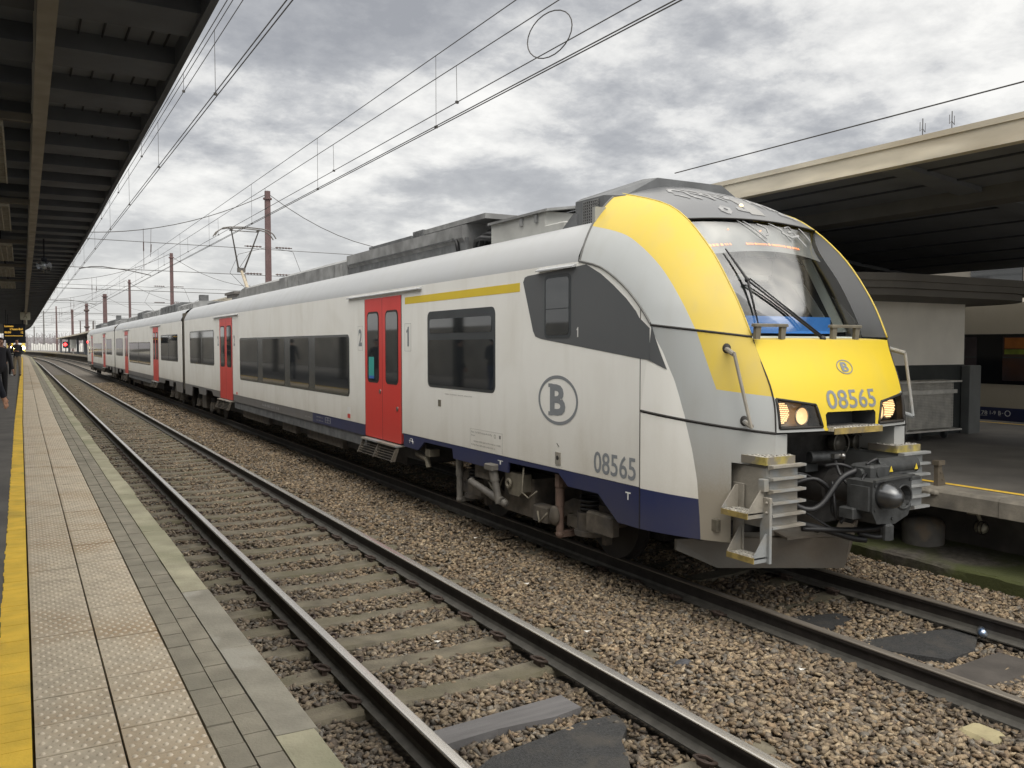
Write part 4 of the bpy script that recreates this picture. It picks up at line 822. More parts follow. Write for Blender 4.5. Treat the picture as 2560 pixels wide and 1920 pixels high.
window(32.75, 37.0, 1.69, 2.69, "strip", [(32.8, 34.8, 1.73, 2.65), (34.95, 36.95, 1.73, 2.65)]); window(40.25, 48.6, 1.41, 2.43, "strip", [(40.3, 44.3, 1.45, 2.39), (44.5, 48.55, 1.45, 2.39)]); window(51.8, 55.6, 1.69, 2.68, "strip", [(51.86, 55.54, 1.73, 2.64)])
window(58.3, 62.2, 1.69, 2.69, "strip", [(58.36, 62.14, 1.73, 2.65)]); window(65.6, 73.5, 1.43, 2.43, "strip", [(65.66, 73.44, 1.47, 2.39)]); window(77.0, 78.7, 1.6, 2.65, "strip", [(77.05, 78.65, 1.64, 2.6)])
for y0 in (31.25, 56.2):
    mb = MB(); mb.box(XC - 1.3, XC + 1.3, y0, y0 + .7, .8, 3.35)
    for k in range(5): mb.box(XC - 1.36, XC - 1.28, y0 + .03 + k * .15, y0 + .08 + k * .15, .75, 3.4)
    mb.build("gangway", GAPM, TR)
mb = MB(); mb.box(XC - 1.38, XC + 1.38, 80.35, 80.75, .9, 3.1); mb.build("rear_cab_front", GREY, TR); mb = MB(); mb.ball((XS - .02, 79.9, 2.55), .10, 8, 6, sc=(.4, 1, 1)); mb.build("tail_lamp", REDL, TR)

# bogies ----------------------------------------------------------------
def bogie(yc, wb=2.5, detail=True):
    r = MB()
    for s in (-1, 1):
        X = XC + s * 1.04
        P = [(yc - wb / 2 - .55, .50), (yc - wb / 2 - .3, .62), (yc - wb / 2 + .35, .62), (yc - .5, .42), (yc + .5, .42), (yc + wb / 2 - .35, .62), (yc + wb / 2 + .3, .62), (yc + wb / 2 + .55, .50), (yc + wb / 2 + .4, .42), (yc + wb / 2 - .4, .45), (yc + .6, .28), (yc - .6, .28), (yc - wb / 2 + .4, .45), (yc - wb / 2 - .4, .42)]
        r.prism([(X - .07, y, z) for y, z in P], (.14, 0, 0)); r.box(X - .2, X + .1, yc - .35, yc + .35, .30, .75)
    r.box(XC - 1., XC + 1., yc - .3, yc + .3, .35, .65)
    bg = r.build("bogie", BOGIE, TR)
    for ay in (yc - wb / 2, yc + wb / 2):
        w = MB()
        for s in (-1, 1):
            X = XC + s * .7525; w.cyl((X - .065, ay, .44), (X + .065, ay, .44), .435, 32); w.cyl((X - s * .07, ay, .44), (X - s * .045, ay, .44), .465, 32)
        w.cyl((XC - .75, ay, .44), (XC + .75, ay, .44), .09, 12); w.build("wheelset", mat("wheel_dark", (.035, .032, .03), .7, .3, var=.3), bg, smooth=True, sharp=40)
    for s in (-1, 1):
        X = XC + s * 1.1
        for ay in (yc - wb / 2, yc + wb / 2):
            a = MB(); a.cyl((X, ay, .33), (X, ay, .53), .16, 20); a.cyl((X, ay, .29), (X, ay, .34), .19, 20); a.box(X - .12, X + .05, ay - .3, ay + .3, .34, .46); a.box(X - .02, X + .06, ay - .27, ay - .2, .22, .5); a.build("axle_box", BOGIE, bg, smooth=True, sharp=40)
            c = MB(); pts = [(X + .12 * math.cos(k * .5), ay + .12 * math.sin(k * .5), .54 + k * .0035) for k in range(44)]; c.tube(pts, .018, 6); c.build("coil_spring", RUB, bg, smooth=True)
            if detail and s < 0:
                yy = ay + (.32 if ay < yc else .16); d = MB(); d.cyl((X - .20, yy, .28), (X - .20, yy, .56), .042, 12); d.cyl((X - .20, yy, .56), (X - .20, yy, .75), .05, 12); d.ball((X - .20, yy, .78), .05, 8, 6); d.ball((X - .20, yy, .25), .05, 8, 6); d.box(X - .24, X - .05, yy - .04, yy + .04, .76, .90); d.box(X - .22, X, yy - .04, yy + .04, .22, .28); d.build("damper", DAMP if ay > yc else mat("damper_brown", (.13, .085, .065), .7, var=.2, scale=8), bg, smooth=True, sharp=40)
    if detail:
        X = XC - 1.38
        d = MB(); d.cyl((X, yc + .92, .55), (X, yc + .42, .47), .045, 12); d.cyl((X, yc + .42, .47), (X, yc + .15, .43), .052, 12); d.ball((X, yc + .95, .56), .05, 8, 6); d.ball((X, yc + .10, .42), .05, 8, 6); d.build("yaw_damper", DAMP, bg, smooth=True, sharp=40)
        d = MB(); d.cyl((X - .02, yc + .20, .40), (X - .04, yc + .26, .66), .045, 12); d.cyl((X - .04, yc + .26, .66), (X - .05, yc + .29, .80), .055, 12); d.bbox(X - .12, X + .0, yc + .20, yc + .40, .80, .87, .01); d.build("damper", DAMP, bg, smooth=True, sharp=40)
        d = MB(); d.prism([(X + .02, yc + .12, .80), (X + .02, yc - .28, .80), (X + .02, yc - .28, .60), (X + .02, yc - .2, .54), (X + .02, yc + .02, .54), (X + .02, yc + .1, .62)], (.12, 0, 0)); d.ring((X, yc + .0, .67), (1, 0, 0), .045, .02, 16, 6); d.build("spring_bracket", BRAC, bg)
        d = MB(); d.tube([(X, yc - .35, .90), (X - .02, yc - .33, .62), (X, yc - .45, .56), (X + .02, yc - .6, .66)], .011, 6); d.tube([(X, yc - .65, .45), (X - .02, yc - .72, .34), (X, yc - .85, .46)], .012, 6); d.tube([(X + .1, yc + .7, .60), (X + .06, yc + .5, .52), (X + .06, yc + .35, .55), (X + .08, yc + .28, .7)], .014, 6); d.build("cable", RUB if False else BRAC, bg, smooth=True)
        d = MB(); d.bbox(X + .05, X + .2, yc - .75, yc - .45, .32, .5, .02); d.build("brake_block", BOGIE, bg); d = MB(); d.ball((X + .03, yc - .95, .45), .09, 10, 8, sc=(.5, 1, 1.2)); d.build("brake_disc_cover", BOGIE, bg, smooth=True)
        d = MB(); d.bbox(X + .06, X + .25, yc + .5, yc + 1.0, .62, .88, .02); d.build("air_tank_bracket", BOGIE, bg); d = MB(); d.bbox(X + .05, X + .16, yc - 1.95, yc - 1.5, .40, .60, .02); d.build("guard_bracket", BOGIE, bg)
bogie(8.72, 2.6); 
for y in (28.7, 34.4, 53.4, 59.5, 77.9): bogie(y, 2.3, detail=False)
mb = MB(); mb.box(XS + .05, XS + .2, 11.0, 11.16, .72, .82); mb.tube([(XS + .12, 11.6, .70), (XS + .1, 11.2, .66), (XS + .1, 11.15, .55)], .04, 8); mb.build("sand_pipe", BRAC, TR)
mb = MB()
for y0, y1 in ((15, 17.2), (18, 19.1), (20.3, 23.0), (41, 44), (45, 48), (66, 72)): mb = MB(); mb.bbox(XS + .12, XS + .9, y0, y1, .42, .78, .02); mb.build("underfloor_box", BOGIE, TR)

# fenders, steps, plough and coupler ------------------------------------
for s in (-1, 1):
    xa, xb = sorted((XC + s * .648, XC + s * 1.011))
    mb = MB(); mb.bbox(xa, xb, 5.05, 5.75, .775, 1.29, .02)
    for i in range(6):
        z = .787 + i * .1006; mb.prism([(xa - .008, 5.05, z - .030), (xa - .008, 5.0, z - .012), (xa - .008, 4.985, z - .008), (xa - .008, 4.985, z + .012), (xa - .008, 5.05, z + .012)], (xb - xa + .020, 0, 0))
    fb = mb.build("fender", FEND if s < 0 else mat("fender_grey_metal", (.25, .255, .25), .6, var=.2, scale=5, bump=.2), TR)
    mb = MB(); x0, x1 = (xa - .0, xb - .05) if s < 0 else (xa + .05, xb)
    mb.box(xa - .02, xb - .05, 5.06, 5.36, 1.325, 1.365, 0); mb.box(xa - .021, xb - .049, 5.052, 5.059, 1.30, 1.365, 1); mb.box(xa - .028, xa - .021, 5.06, 5.36, 1.30, 1.365, 1)
    for i in range(7):
        for j in range(4): mb.box(xa - .0 + i * .045, xa + .02 + i * .045, 5.075 + j * .07, 5.10 + j * .07, 1.365, 1.373, 0)
    mb.build("fender_step", [TREAD, mat("step_paint_yellow", (.32, .26, .07), .7, var=.3, scale=14, col2=(.17, .15, .12), c2lo=.42, c2hi=.55)], TR)
# access ladder on the left fender
def ystep(zt, yn, yf, xo, xi):
    mb = MB(); mb.box(xo, xi, yn, yf, zt - .012, zt, 0); mb.box(xo - .006, xo, yn, yf, zt - .045, zt + .002, 1)
    for i in range(6):
        for j in range(2): mb.box(xo + .01 + j * .07, xo + .045 + j * .07, yn + .02 + i * (yf - yn - .03) / 6, yn + .045 + i * (yf - yn - .03) / 6, zt, zt + .008, 0)
    for y in (yn, yf - .012): mb.prism([(xo, y, zt - .045), (xi, y, zt - .045), (xi, y, zt + .19), (xi - .03, y, zt + .19), (xo, y, zt + .01)], (0, .012, 0), 2)
    return mb.build("ladder_step", [TREAD, TREADY, FEND], TR)
ystep(.915, 5.065, 5.37, 5.10, 5.28); ystep(.555, 5.02, 5.33, 5.13, 5.29)
mb = MB(); mb.bbox(5.27, 5.30, 4.99, 5.10, .50, 1.04, .004); mb.bbox(5.28, 5.30, 5.30, 5.42, .50, 1.12, .004); mb.bbox(5.245, 5.30, 5.03, 5.10, 1.09, 1.19, .004)
for y, z in ((5.02, 1.0), (5.02, .92), (5.03, .62), (5.03, .55), (5.37, 1.07), (5.37, .98)): mb.ball((5.262, y, z), .012, 6, 4)
mb.build("ladder_frame", FEND, TR)
# plough
PLM = mat("plough_dusty_brown", (.125, .105, .082), .6, var=.22, scale=2.5, bump=.15, col2=(.16, .155, .14), c2lo=.5, c2hi=.65)
mb = MB(); ax_, ay_ = XC + .12, 5.16
for s in (-1, 1):
    e = Vector((XC + s * 1.22, 5.93, 0)); a = Vector((ax_, ay_, 0)); q = a + (e - a) * .74
    P = [(a.x, a.y - .02, .56), (a.x, a.y + .04, .27), (q.x, q.y + .04, .27), (e.x, e.y, .44), (e.x, e.y, .54), (q.x, q.y - .02, .56)]
    mb.prism(P, (0, .03, 0)); mb.quad((a.x, a.y, .56), (q.x, q.y, .56), (q.x, q.y + .16, .575), (a.x, a.y + .16, .575))
mb.build("plough", PLM, TR)
mb = MB(); mb.prism([(XC - .45, 5.35, .56), (XC + .15, 5.27, .56), (XC + .3, 5.9, .66), (XC - .5, 5.9, .70)], (0, 0, .02)); mb.prism([(XC - .5, 5.5, .57), (XC - .1, 5.42, .57), (XC - .12, 5.42, .66), (XC - .5, 5.5, .78)], (0, .02, 0)); mb.build("plough_bracket", PLM, TR)
# buffer beam and gear behind the coupler
mb = MB(); mb.box(XC - .66, XC + .66, 5.65, 5.75, .8, 1.55); mb.box(XC - .66, XC + .66, 5.3, 5.65, 1.48, 1.54); mb.build("buffer_beam", UNDER, TR)
mb = MB(); mb.ring((XC + .42, 5.5, 1.355), (0, -1, 0), .105, .009, 24, 6); mb.ring((XC + .68 - .02, 5.5, 1.36), (0, -1, 0), .075, .008, 24, 6); mb.cyl((XC + .42, 5.52, 1.355), (XC + .42, 5.64, 1.355), .09, 20, 0, .05); mb.cyl((XC + .66, 5.52, 1.36), (XC + .66, 5.64, 1.36), .065, 20, 0, .04); mb.build("horn", mat("horn_bronze", (.13, .12, .10), .5, .4, var=.2), TR, smooth=True)
mb = MB(); mb.cyl((XC - .30, 5.25, 1.30), (XC + .03, 5.17, 1.30), .05, 14, 0); mb.box(XC - .13, XC - .05, 5.12, 5.2, 1.29, 1.33, 1); mb.ball((XC - .03, 5.12, 1.31), .03, 8, 6, 1); mb.build("air_cock", [COUP, STEEL], TR, smooth=True, sharp=40)
mb = MB(); mb.bbox(XC - .28, XC - .12, 5.3, 5.4, 1.16, 1.24, .01); mb.build("hose_bracket", COUP, TR)
cp = MB(); cxx = XC + .02
cp.cyl((cxx, 4.80, 1.0), (cxx - .02, 5.55, 1.03), .11, 20); cp.cyl((cxx, 5.25, 1.02), (cxx - .02, 5.6, 1.03), .17, 24)
cpl = cp.build("coupler", mat("coupler_shaft_dark", (.045, .042, .04), .6, .3, var=.3, scale=8), TR, smooth=True, sharp=40)
mb = MB(); hx0, hx1, hy, hz0, hz1 = XC - .27, XC + .23, 4.62, .88, 1.16
# head: frame plate with a cup opening on the right
fr_out = [(hx0, hz0 + .03), (hx0, hz1), (hx1, hz1 + .02), (hx1, hz0 + .05), (hx1 - .04, hz0 - .03), (XC + .02, hz0 - .09), (hx0 + .06, hz0 - .07)]
hol = [(XC + .125 + .085 * math.cos(2 * math.pi * j / 16), 1.01 + .105 * math.sin(2 * math.pi * j / 16)) for j in range(16)]
cdt_patch(mb, fr_out, [hol], .05, lambda x, z: (x, hy, z)); n = len(fr_out)
mb.add([(x, hy, z) for x, z in fr_out] + [(x, hy + .25, z) for x, z in fr_out], [(i, (i + 1) % n, (i + 1) % n + n, i + n) for i in range(n)])
for k in range(4):
    r0, r1 = 1 - k * .17, 1 - (k + 1) * .17; mb.add([(XC + .125 + .085 * r * math.cos(2 * math.pi * j / 16), hy + .05 * q, 1.01 + .105 * r * math.sin(2 * math.pi * j / 16)) for r, q in ((r0, k), (r1, k + 1)) for j in range(16)], [(j, (j + 1) % 16, 16 + (j + 1) % 16, 16 + j) for j in range(16)])
mb.ring((XC + .125, hy - .004, 1.01), (0, -1, 0), .10, .010, 24, 6)
for bx_, bz_ in ((hx0 + .03, hz1 - .03), (hx1 - .02, hz1 - .01), (hx0 + .03, hz0 + .05), (hx1 - .04, hz0 + .06), (XC - .02, hz0 - .04)): mb.cyl((bx_, hy + .01, bz_), (bx_, hy - .012, bz_), .014, 6)
mb.box(hx0 - .03, hx0, hy + .02, hy + .2, .92, 1.12); mb.prism([(hx0, hy - .004, hz1), (hx1, hy - .004, hz1 + .02), (hx1, hy - .03, hz1 + .02), (hx0, hy - .03, hz1)], (0, 0, .02))
mb.build("coupler_head", COUP, cpl, smooth=False)
mb = MB(); P = [(XC - .13, hy + .02, 1.045), (XC - .13, hy - .03, 1.045), (XC - .13, hy - .07, 1.043), (XC - .13, hy - .11, 1.041), (XC - .13, hy - .145, 1.04), (XC - .13, hy - .165, 1.04), (XC - .13, hy - .172, 1.04)]
mb.tube(P, [.112, .108, .102, .09, .066, .036, .008], 28); mb.build("coupler_cone", mat("polished_cone", (.13, .133, .137), .3, .85, var=.2, scale=9), cpl, smooth=True)
mb = MB(); mb.bbox(XC + .08, XC + .56, 4.78, 4.95, 1.17, 1.30, .05); mb.cyl((XC + .03, 4.84, 1.235), (XC + .55, 4.84, 1.235), .075, 20); mb.bbox(XC - .12, XC + .12, 4.74, 4.98, 1.10, 1.27, .02); mb.cyl((XC - .02, 4.73, 1.21), (XC - .02, 4.78, 1.21), .05, 12); mb.cyl((XC - .16, 4.85, 1.20), (XC - .10, 4.85, 1.20), .04, 10); mb.bbox(XC + .02, XC + .42, 4.66, 4.86, 1.13, 1.165, .01); mb.build("electric_coupler", COUP, cpl, smooth=True, sharp=30)
mb = MB()
for x in (XC + .13, XC + .47): mb.add([(x, 4.7625, 1.20), (x + .05, 4.7625, 1.20), (x + .025, 4.7625, 1.255)], [(0, 1, 2)])
mb.build("warning_triangle", YELB, cpl)
mb = MB(); text_side_v = None; V, F = text_geo("PUSH", 1., .0); mb.add([(XC + .26 + v[0] * .035, 4.762, 1.225 + v[1] * .03) for v in V], F) if False else None
mb = MB(); mb.ring((XC - .04, 4.66, .74), (0, -1, 0), .05, .012, 16, 6); mb.bbox(XC - .10, XC + .0, 4.60, 4.66, .66, .80, .02); mb.build("coupler_latch", COUP, cpl); mb = MB(); mb.bbox(XC - .34, XC - .18, 4.75, 4.9, .84, .93, .01); mb.build("junction_box", COUP, cpl)
mb = MB()
for pts, r in (([(XC - .75, 5.2, 1.02), (XC - .58, 5.05, .90), (XC - .45, 4.98, .94), (XC - .28, 4.93, 1.15), (XC - .14, 4.88, 1.22)], .026), ([(XC - .55, 5.1, .62 + .1), (XC - .2, 4.95, .70), (XC + .05, 4.85, .70), (XC + .12, 4.75, .76)], .024), ([(XC - .72, 5.15, .80), (XC - .4, 5.05, .72), (XC - .1, 4.95, .62), (XC + .02, 4.9, .60)], .028),
               ([(XC - .05, 4.8, 1.17), (XC - .15, 4.72, 1.1), (XC - .12, 4.7, 1.0), (XC - .03, 4.72, .97)], .012), ([(XC - .3, 5.0, 1.12), (XC - .33, 4.95, .95), (XC - .3, 4.95, .8)], .014), ([(XC - .2, 4.9, 1.0), (XC - .26, 4.86, .88), (XC - .31, 4.9, .78)], .014), ([(XC - .7, 5.2, .95), (XC - .5, 5.1, .85), (XC - .3, 5.0, .72), (XC - .1, 4.95, .68)], .010),
               ([(XC - .28, 5.1, 1.24), (XC - .2, 5.0, 1.26), (XC - .1, 4.95, 1.22)], .015), ([(XC - .7, 5.3, 1.1), (XC - .5, 5.2, 1.18), (XC - .3, 5.15, 1.1), (XC - .2, 5.1, 1.0)], .012),
               ([(XC - .62, 5.25, 1.05), (XC - .42, 5.1, 1.14), (XC - .28, 5.02, 1.02), (XC - .30, 4.98, .84), (XC - .1, 4.95, .76)], .018), ([(XC - .2, 5.05, 1.28), (XC - .26, 4.95, 1.18), (XC - .22, 4.86, 1.08), (XC - .16, 4.82, 1.12)], .014), ([(XC + .05, 4.82, 1.28), (XC - .02, 4.78, 1.32), (XC - .10, 4.82, 1.27)], .012),
               ([(XC + .25, 4.95, .82), (XC + .32, 4.9, .70), (XC + .15, 4.85, .62), (XC - .05, 4.92, .66)], .022), ([(XC - .72, 5.2, .92), (XC - .56, 5.12, .76), (XC - .35, 5.1, .68)], .02), ([(XC + .3, 5.1, 1.05), (XC + .42, 4.95, .95), (XC + .38, 4.85, .86)], .016), ([(XC - .12, 4.8, 1.2), (XC - .22, 4.76, 1.16), (XC - .24, 4.74, 1.04), (XC - .18, 4.72, .93), (XC - .08, 4.7, .92)], .009)):
    P = [Vector(p) for p in pts]; Q = []
    for i in range(len(P) - 1):
        p0, p1, p2, p3 = P[max(i - 1, 0)], P[i], P[i + 1], P[min(i + 2, len(P) - 1)]
        for k in range(5): u = k / 5; Q.append(.5 * ((2 * p1) + (-p0 + p2) * u + (2 * p0 - 5 * p1 + 4 * p2 - p3) * u * u + (-p0 + 3 * p1 - 3 * p2 + p3) * u ** 3))
    Q.append(P[-1]); mb.tube(Q, r, 8)
mb.build("air_hose", RUB, cpl, smooth=True)
mb = MB(); mb.box(XC + .30, XC + .42, 4.72, 4.8, .86, .885, 0); mb.cyl((XC + .335, 4.72, .89), (XC + .335, 4.72, .95), .008, 8, 1); mb.build("coupler_lever", [STEEL, RED], cpl)

# roof equipment ---------------------------------------------------------
mb = MB(); xl, xr = XC - .97, XC + .97                    # air conditioner behind the nose
hp = lambda y, e, zt, w: [(xl + e, y, 3.55), (xl + e, y, 3.86 - e * .3), (XC - w, y, zt), (XC + w, y, zt), (xr - e, y, 3.86 - e * .3), (xr - e, y, 3.55)]
A_, B_, C_ = hp(7.95, 0, 3.90, .9), hp(7.42, 0, 4.075, .45), hp(7.18, .10, 4.05, .45)
mb.add(A_ + B_ + C_, [(0, 1, 2, 3, 4, 5)] + [(i, (i + 1) % 6, (i + 1) % 6 + 6, i + 6) for i in range(6)] + [(6 + i, 6 + (i + 1) % 6, (i + 1) % 6 + 12, i + 12) for i in range(6)] + [(17, 16, 15, 14, 13, 12)])
mb.prism([(xl - .02, 7.9, 3.55), (xl - .02, 8.25, 3.55), (xl - .02, 7.97, 3.73), (xl - .02, 7.9, 3.73)], (.08, 0, 0))
ac = mb.build("air_conditioner", mat("air_conditioner_dark_grey", (.10, .104, .108), .65, var=.2, scale=4), TR)
mb = MB(); y0, y1, z0, z1 = 7.50, 7.78, 3.58, 3.83
mb.box(xl - .012, xl - .006, y0, y1, z0, z1, 0)
for i in range(9): mb.box(xl - .018, xl - .01, y0 + i * .0345, y0 + .010 + i * .0345, z0, z1, 1)
for i in range(9): mb.box(xl - .018, xl - .01, y0, y1 + .006, z0 + i * .031, z0 + .008 + i * .031, 1)
mb.build("intake_grille", [BLACK, ROOFEQ], ac)
mb = MB(); mb.bbox(XC - .98, XC - .65, 8.15, 8.60, 3.56, 3.685, .015); mb.bbox(XC - .96, XC - .5, 8.6, 9.93, 3.55, 3.86, .01); mb.build("pale_roof_box", ROOFLT, TR)
mb = MB(); mb.prism([(XC - 1.0, 8.5, 3.84), (XC - 1.0, 9.95, 3.84), (XC - .4, 9.95, 3.93), (XC - .4, 8.5, 3.93)], (0, 0, .03)); mb.box(XC - .5, XC + .7, 8.6, 9.9, 3.55, 3.9); mb.box(XC - .3, XC - .12, 9.7, 9.85, 3.95, 4.06)
for y in (8.75, 9.1): mb.box(XC - .985, XC - .96, y, y + .06, 3.74, 3.83)
mb.build("exhaust_box", ROOFEQ, TR)
mb = MB(); mb.box(XC - .94, XC + .9, 9.97, 15.6, 3.55, 3.60, 1)
mb.prism([(XC - .93, 10.72, 3.58), (XC - .93, 15.6, 3.58), (XC - .93, 15.6, 3.76), (XC - .93, 10.72, 3.78)], (.05, 0, 0), 1)
mb.prism([(x, 10.75, z) for x, z in [(XC - .85, 3.6), (XC - .97, 3.78), (XC - .97, 3.95), (XC - .75, 4.0), (XC + .75, 4.0), (XC + .9, 3.9), (XC + .85, 3.6)]], (0, 4.85, 0), 0)
mb.box(XC - .9, XC + .5, 10.2, 12.6, 3.98, 4.05, 0); mb.box(XC - .9, XC + .5, 12.7, 14.6, 3.97, 4.02, 1)
for i in range(7): mb.box(XC - .92, XC - .88, 12.2 + i * .06, 12.23 + i * .06, 3.96, 4.06, 1)
mb.box(XC - .97, XC - .93, 11.0, 15.5, 3.765, 3.785, 1)
mb.build("cooling_unit", [ROOFEQ, ROOFDK], TR)
mb = MB()
for k, (z, x) in enumerate(((3.68, -.9), (3.74, -.8), (3.80, -.7), (3.86, -.6))): mb.tube([(XC + x, 10.0, z), (XC + x, 10.3, z + .05), (XC + x + .02, 10.5, z + .04), (XC + x + .06, 10.62, z - .1), (XC + x + .06, 10.75, z - .12)], .035, 8); mb.build("roof_cable", RUB, TR, smooth=True); mb = MB()
mb.tube([(XC - .96, 10.9, 3.6), (XC - .96, 10.95, 3.75), (XC - .94, 11.1, 3.80)], .03, 8)
mb.build("roof_cable", RUB, TR, smooth=True)
mb = MB(); mb.prism([(x, 15.62, z) for x, z in [(XC - .95, 3.56), (XC - .95, 3.86), (XC - .7, 3.97), (XC + .8, 3.97), (XC + .9, 3.56)]], (0, 4.9, 0)); mb.box(XC - .96, XC - .955, 16.4, 18.4, 3.6, 3.84)
for y in (15.9, 18.9, 19.8): mb.prism([(XC - 1.0, y, 3.56), (XC - 1.0, y + .4, 3.56), (XC - 1.0, y + .15, 3.78), (XC - 1.0, y, 3.82)], (.06, 0, 0))
mb.build("transformer_cover", ROOFEQ, TR)
mb = MB(); mb.prism([(x, 20.55, z) for x, z in [(XC - .95, 3.56), (XC - .95, 3.82), (XC - .7, 3.93), (XC + .8, 3.93), (XC + .9, 3.56)]], (0, 3.7, 0)); mb.prism([(XC - .9, 24.25, 3.56), (XC - .9, 25.6, 3.56), (XC - .9, 24.7, 3.85), (XC - .9, 24.25, 3.88)], (1.7, 0, 0)); mb.build("converter_cover", mat("roof_equipment_light", (.20, .20, .195), .7, var=.25, scale=4), TR)
mb = MB(); mb.box(XC - .8, XC + .8, 25.7, 26.5, 3.6, 3.7); mb.build("roof_insulator_row", ROOFDK, TR); mb = MB(); mb.box(XC - .7, XC + .7, 29.4, 30.9, 3.6, 3.72); mb.build("roof_cover", ROOFDK, TR)
# roofs of cars 2 and 3
for (a, b_, z, m) in ((32.3, 35.8, 3.78, ROOFEQ), (36.3, 40.5, 3.90, ROOFDK), (41, 46.5, 3.84, ROOFEQ), (47.2, 49, 3.95, ROOFDK), (49.3, 54.2, 3.80, ROOFEQ), (58.5, 61, 3.8, ROOFEQ), (61.5, 67, 3.93, ROOFDK), (67.5, 72, 3.78, ROOFEQ), (72.6, 77.4, 3.9, ROOFDK)):
    mb = MB(); mb.prism([(x, a, zz_) for x, zz_ in [(XC - .95, 3.56), (XC - .93, z), (XC - .7, z + .1), (XC + .7, z + .1), (XC + .9, z), (XC + .9, 3.56)]], (0, b_ - a, 0))
    for k in range(int((b_ - a) / .8)): mb.box(XC - .97, XC - .94, a + .2 + k * .8, a + .5 + k * .8, 3.6, z - .02)
    mb.build("roof_box", m, TR)
mb = MB(); mb.box(XC - .5, XC - .2, 33.4, 33.7, 3.8, 4.15); mb.build("roof_vent", ROOFDK, TR); mb = MB(); mb.box(XC - .6, XC - .3, 64, 64.4, 4, 4.3); mb.build("roof_vent", ROOFDK, TR)
# pantograph
PM = mat("pantograph_steel", (.13, .12, .11), .6, .5, var=.25, scale=8); PX = 6.1
py = 27.9
mb = MB(); mb.box(XC - .55, XC + .55, py - .5, py + .9, 3.88, 3.96); mb.box(XC - .5, XC - .42, py - .4, py + .8, 3.8, 3.9)
mb.tube([(XC, py - .1, 3.95), (XC, py + .95, 4.72)], [.06, .045], 8, 1); mb.tube([(XC + .12, py + .35, 3.95), (XC + .12, py + 1.0, 4.6)], .018, 6)
pt = mb.build("pantograph", [PM, mat("insulator_tan", (.35, .30, .22), .6)], TR, smooth=False)
mb = MB(); kn = (XC, py + .95, 4.72)
for s in (-1, 1): mb.tube([(XC + s * .08, py + .95, 4.72), (XC + s * .42, py + .35, 5.92)], [.03, .02], 6)
mb.tube([(XC - .42, py + .35, 5.92), (XC + .42, py + .35, 5.92)], .015, 6); mb.tube([(XC - .1, py + .9, 4.75), (XC + .25, py + .65, 5.35)], .008, 5); mb.box(XC - .12, XC + .12, py + .88, py + 1.02, 4.66, 4.80)
mb.build("upper_arm", PM, pt)
mb = MB()
for yo in (.2, .55):
    mb.tube([(XC - .95, py + yo, 5.72), (XC - .86, py + yo, 5.86), (XC - .7, py + yo, 5.97), (XC - .5, py + yo, 6.01), (XC, py + yo, 6.035), (XC + .5, py + yo, 6.01), (XC + .7, py + yo, 5.97), (XC + .86, py + yo, 5.86), (XC + .95, py + yo, 5.72)], .02, 6)
for s in (-1, 1): mb.box(XC + s * .42 - .02, XC + s * .42 + .02, py + .18, py + .57, 5.93, 5.98)
mb.build("collector_head", PM, pt)
#MARK_STATION
# ------------------------------------------------------------------ canopies
SOFF = mat("canopy_soffit_dark", (.115, .122, .135), .9, var=.18, scale=1.5, bump=.1)
RIBM = mat("canopy_rib_dark", (.020, .023, .030), .9, var=.2, scale=2)
BEAMM = mat("canopy_beam_grey", (.115, .105, .085), .85, var=.22, scale=3, col2=(.08, .07, .06))
ROOFT = mat("canopy_roofing", (.12, .12, .115), .9, var=.2, scale=1)
FASC = mat("weathered_fascia", (.52, .475, .385), .8, var=.2, scale=2.2, col2=(.38, .33, .25), stretch=(1, .5, 3), c2lo=.46, c2hi=.62)
LC = empty("platform_canopy", (-1, 20, 4.6), "dark ribbed canopy over the left platform, with a long grey beam under it", "canopy")
def ex(y): return lerp1([(-10, 1.2), (6, 1.205), (9, 1.235), (21, 1.305), (300, 1.305)], y)
YL = [-10, -4, 0, 3, 6, 9, 12, 16, 21, 30, 44, 60, 80, 100, 115] + list(range(125, 216, 8))
SOFL = mat("left_canopy_soffit", (.135, .147, .168), .9, var=.18, scale=1.5); RIBL = mat("left_canopy_rib", (.094, .104, .122), .9, var=.2, scale=2); BEAML = mat("left_canopy_beam", (.27, .245, .20), .85, var=.2, scale=3, col2=(.20, .18, .14))
def lc(prof, mats, name, y0=-10, y1=215):
    mb = MB(); mb.sweep(prof, [(ex(y) + dx(y), y, 0) for y in YL if y0 <= y <= y1]); return mb.build(name, mats, LC)
lc([(-7.5, 4.80), (-.04, 4.76), (-.04, 4.90), (-7.5, 5.1)], SOFL, "soffit"); lc([(-.05, 4.585), (0, 4.585), (0, 4.93), (-.05, 4.93)], RIBL, "edge_board")
mb = MB(); P = [(lerp1([(0, .165), (20, .245), (34, .28), (70, .40), (250, .40)], y) + dx(y), y, 0) for y in YL if y < 120]; mb.sweep([(-.055, 4.30), (.055, 4.30), (.055, 4.78), (-.055, 4.78)], P); mb.build("long_beam", BEAML, LC)
y = -6.05; k = 0
while y < 110:
    mb = MB(); mb.box(-6.2 + dx(y), ex(y) - .05 + dx(y), y, y + .52, 4.62, 4.775); mb.build("rib", RIBL, LC); y += 1.25
mb = MB()
for xx in (-1.2, -.75, .45, .62, .79, .96, 1.08): mb.sweep([(xx, 4.745), (xx + .012, 4.745), (xx + .012, 4.775), (xx, 4.775)], [(dx(y), y, 0) for y in YL if y < 60])
mb.build("board_joint", RIBM, LC)
for y in (2., 14., 26., 38., 50., 62., 74., 86., 98.):
    mb = MB(); mb.bbox(-3.2, -2.9, y, y + .3, .75, 4.75, .03); mb.build("post", BEAMM, LC)
BACKW = mat("reflection_wall_dull", (.38, .36, .32), .9, var=.3, scale=.7)
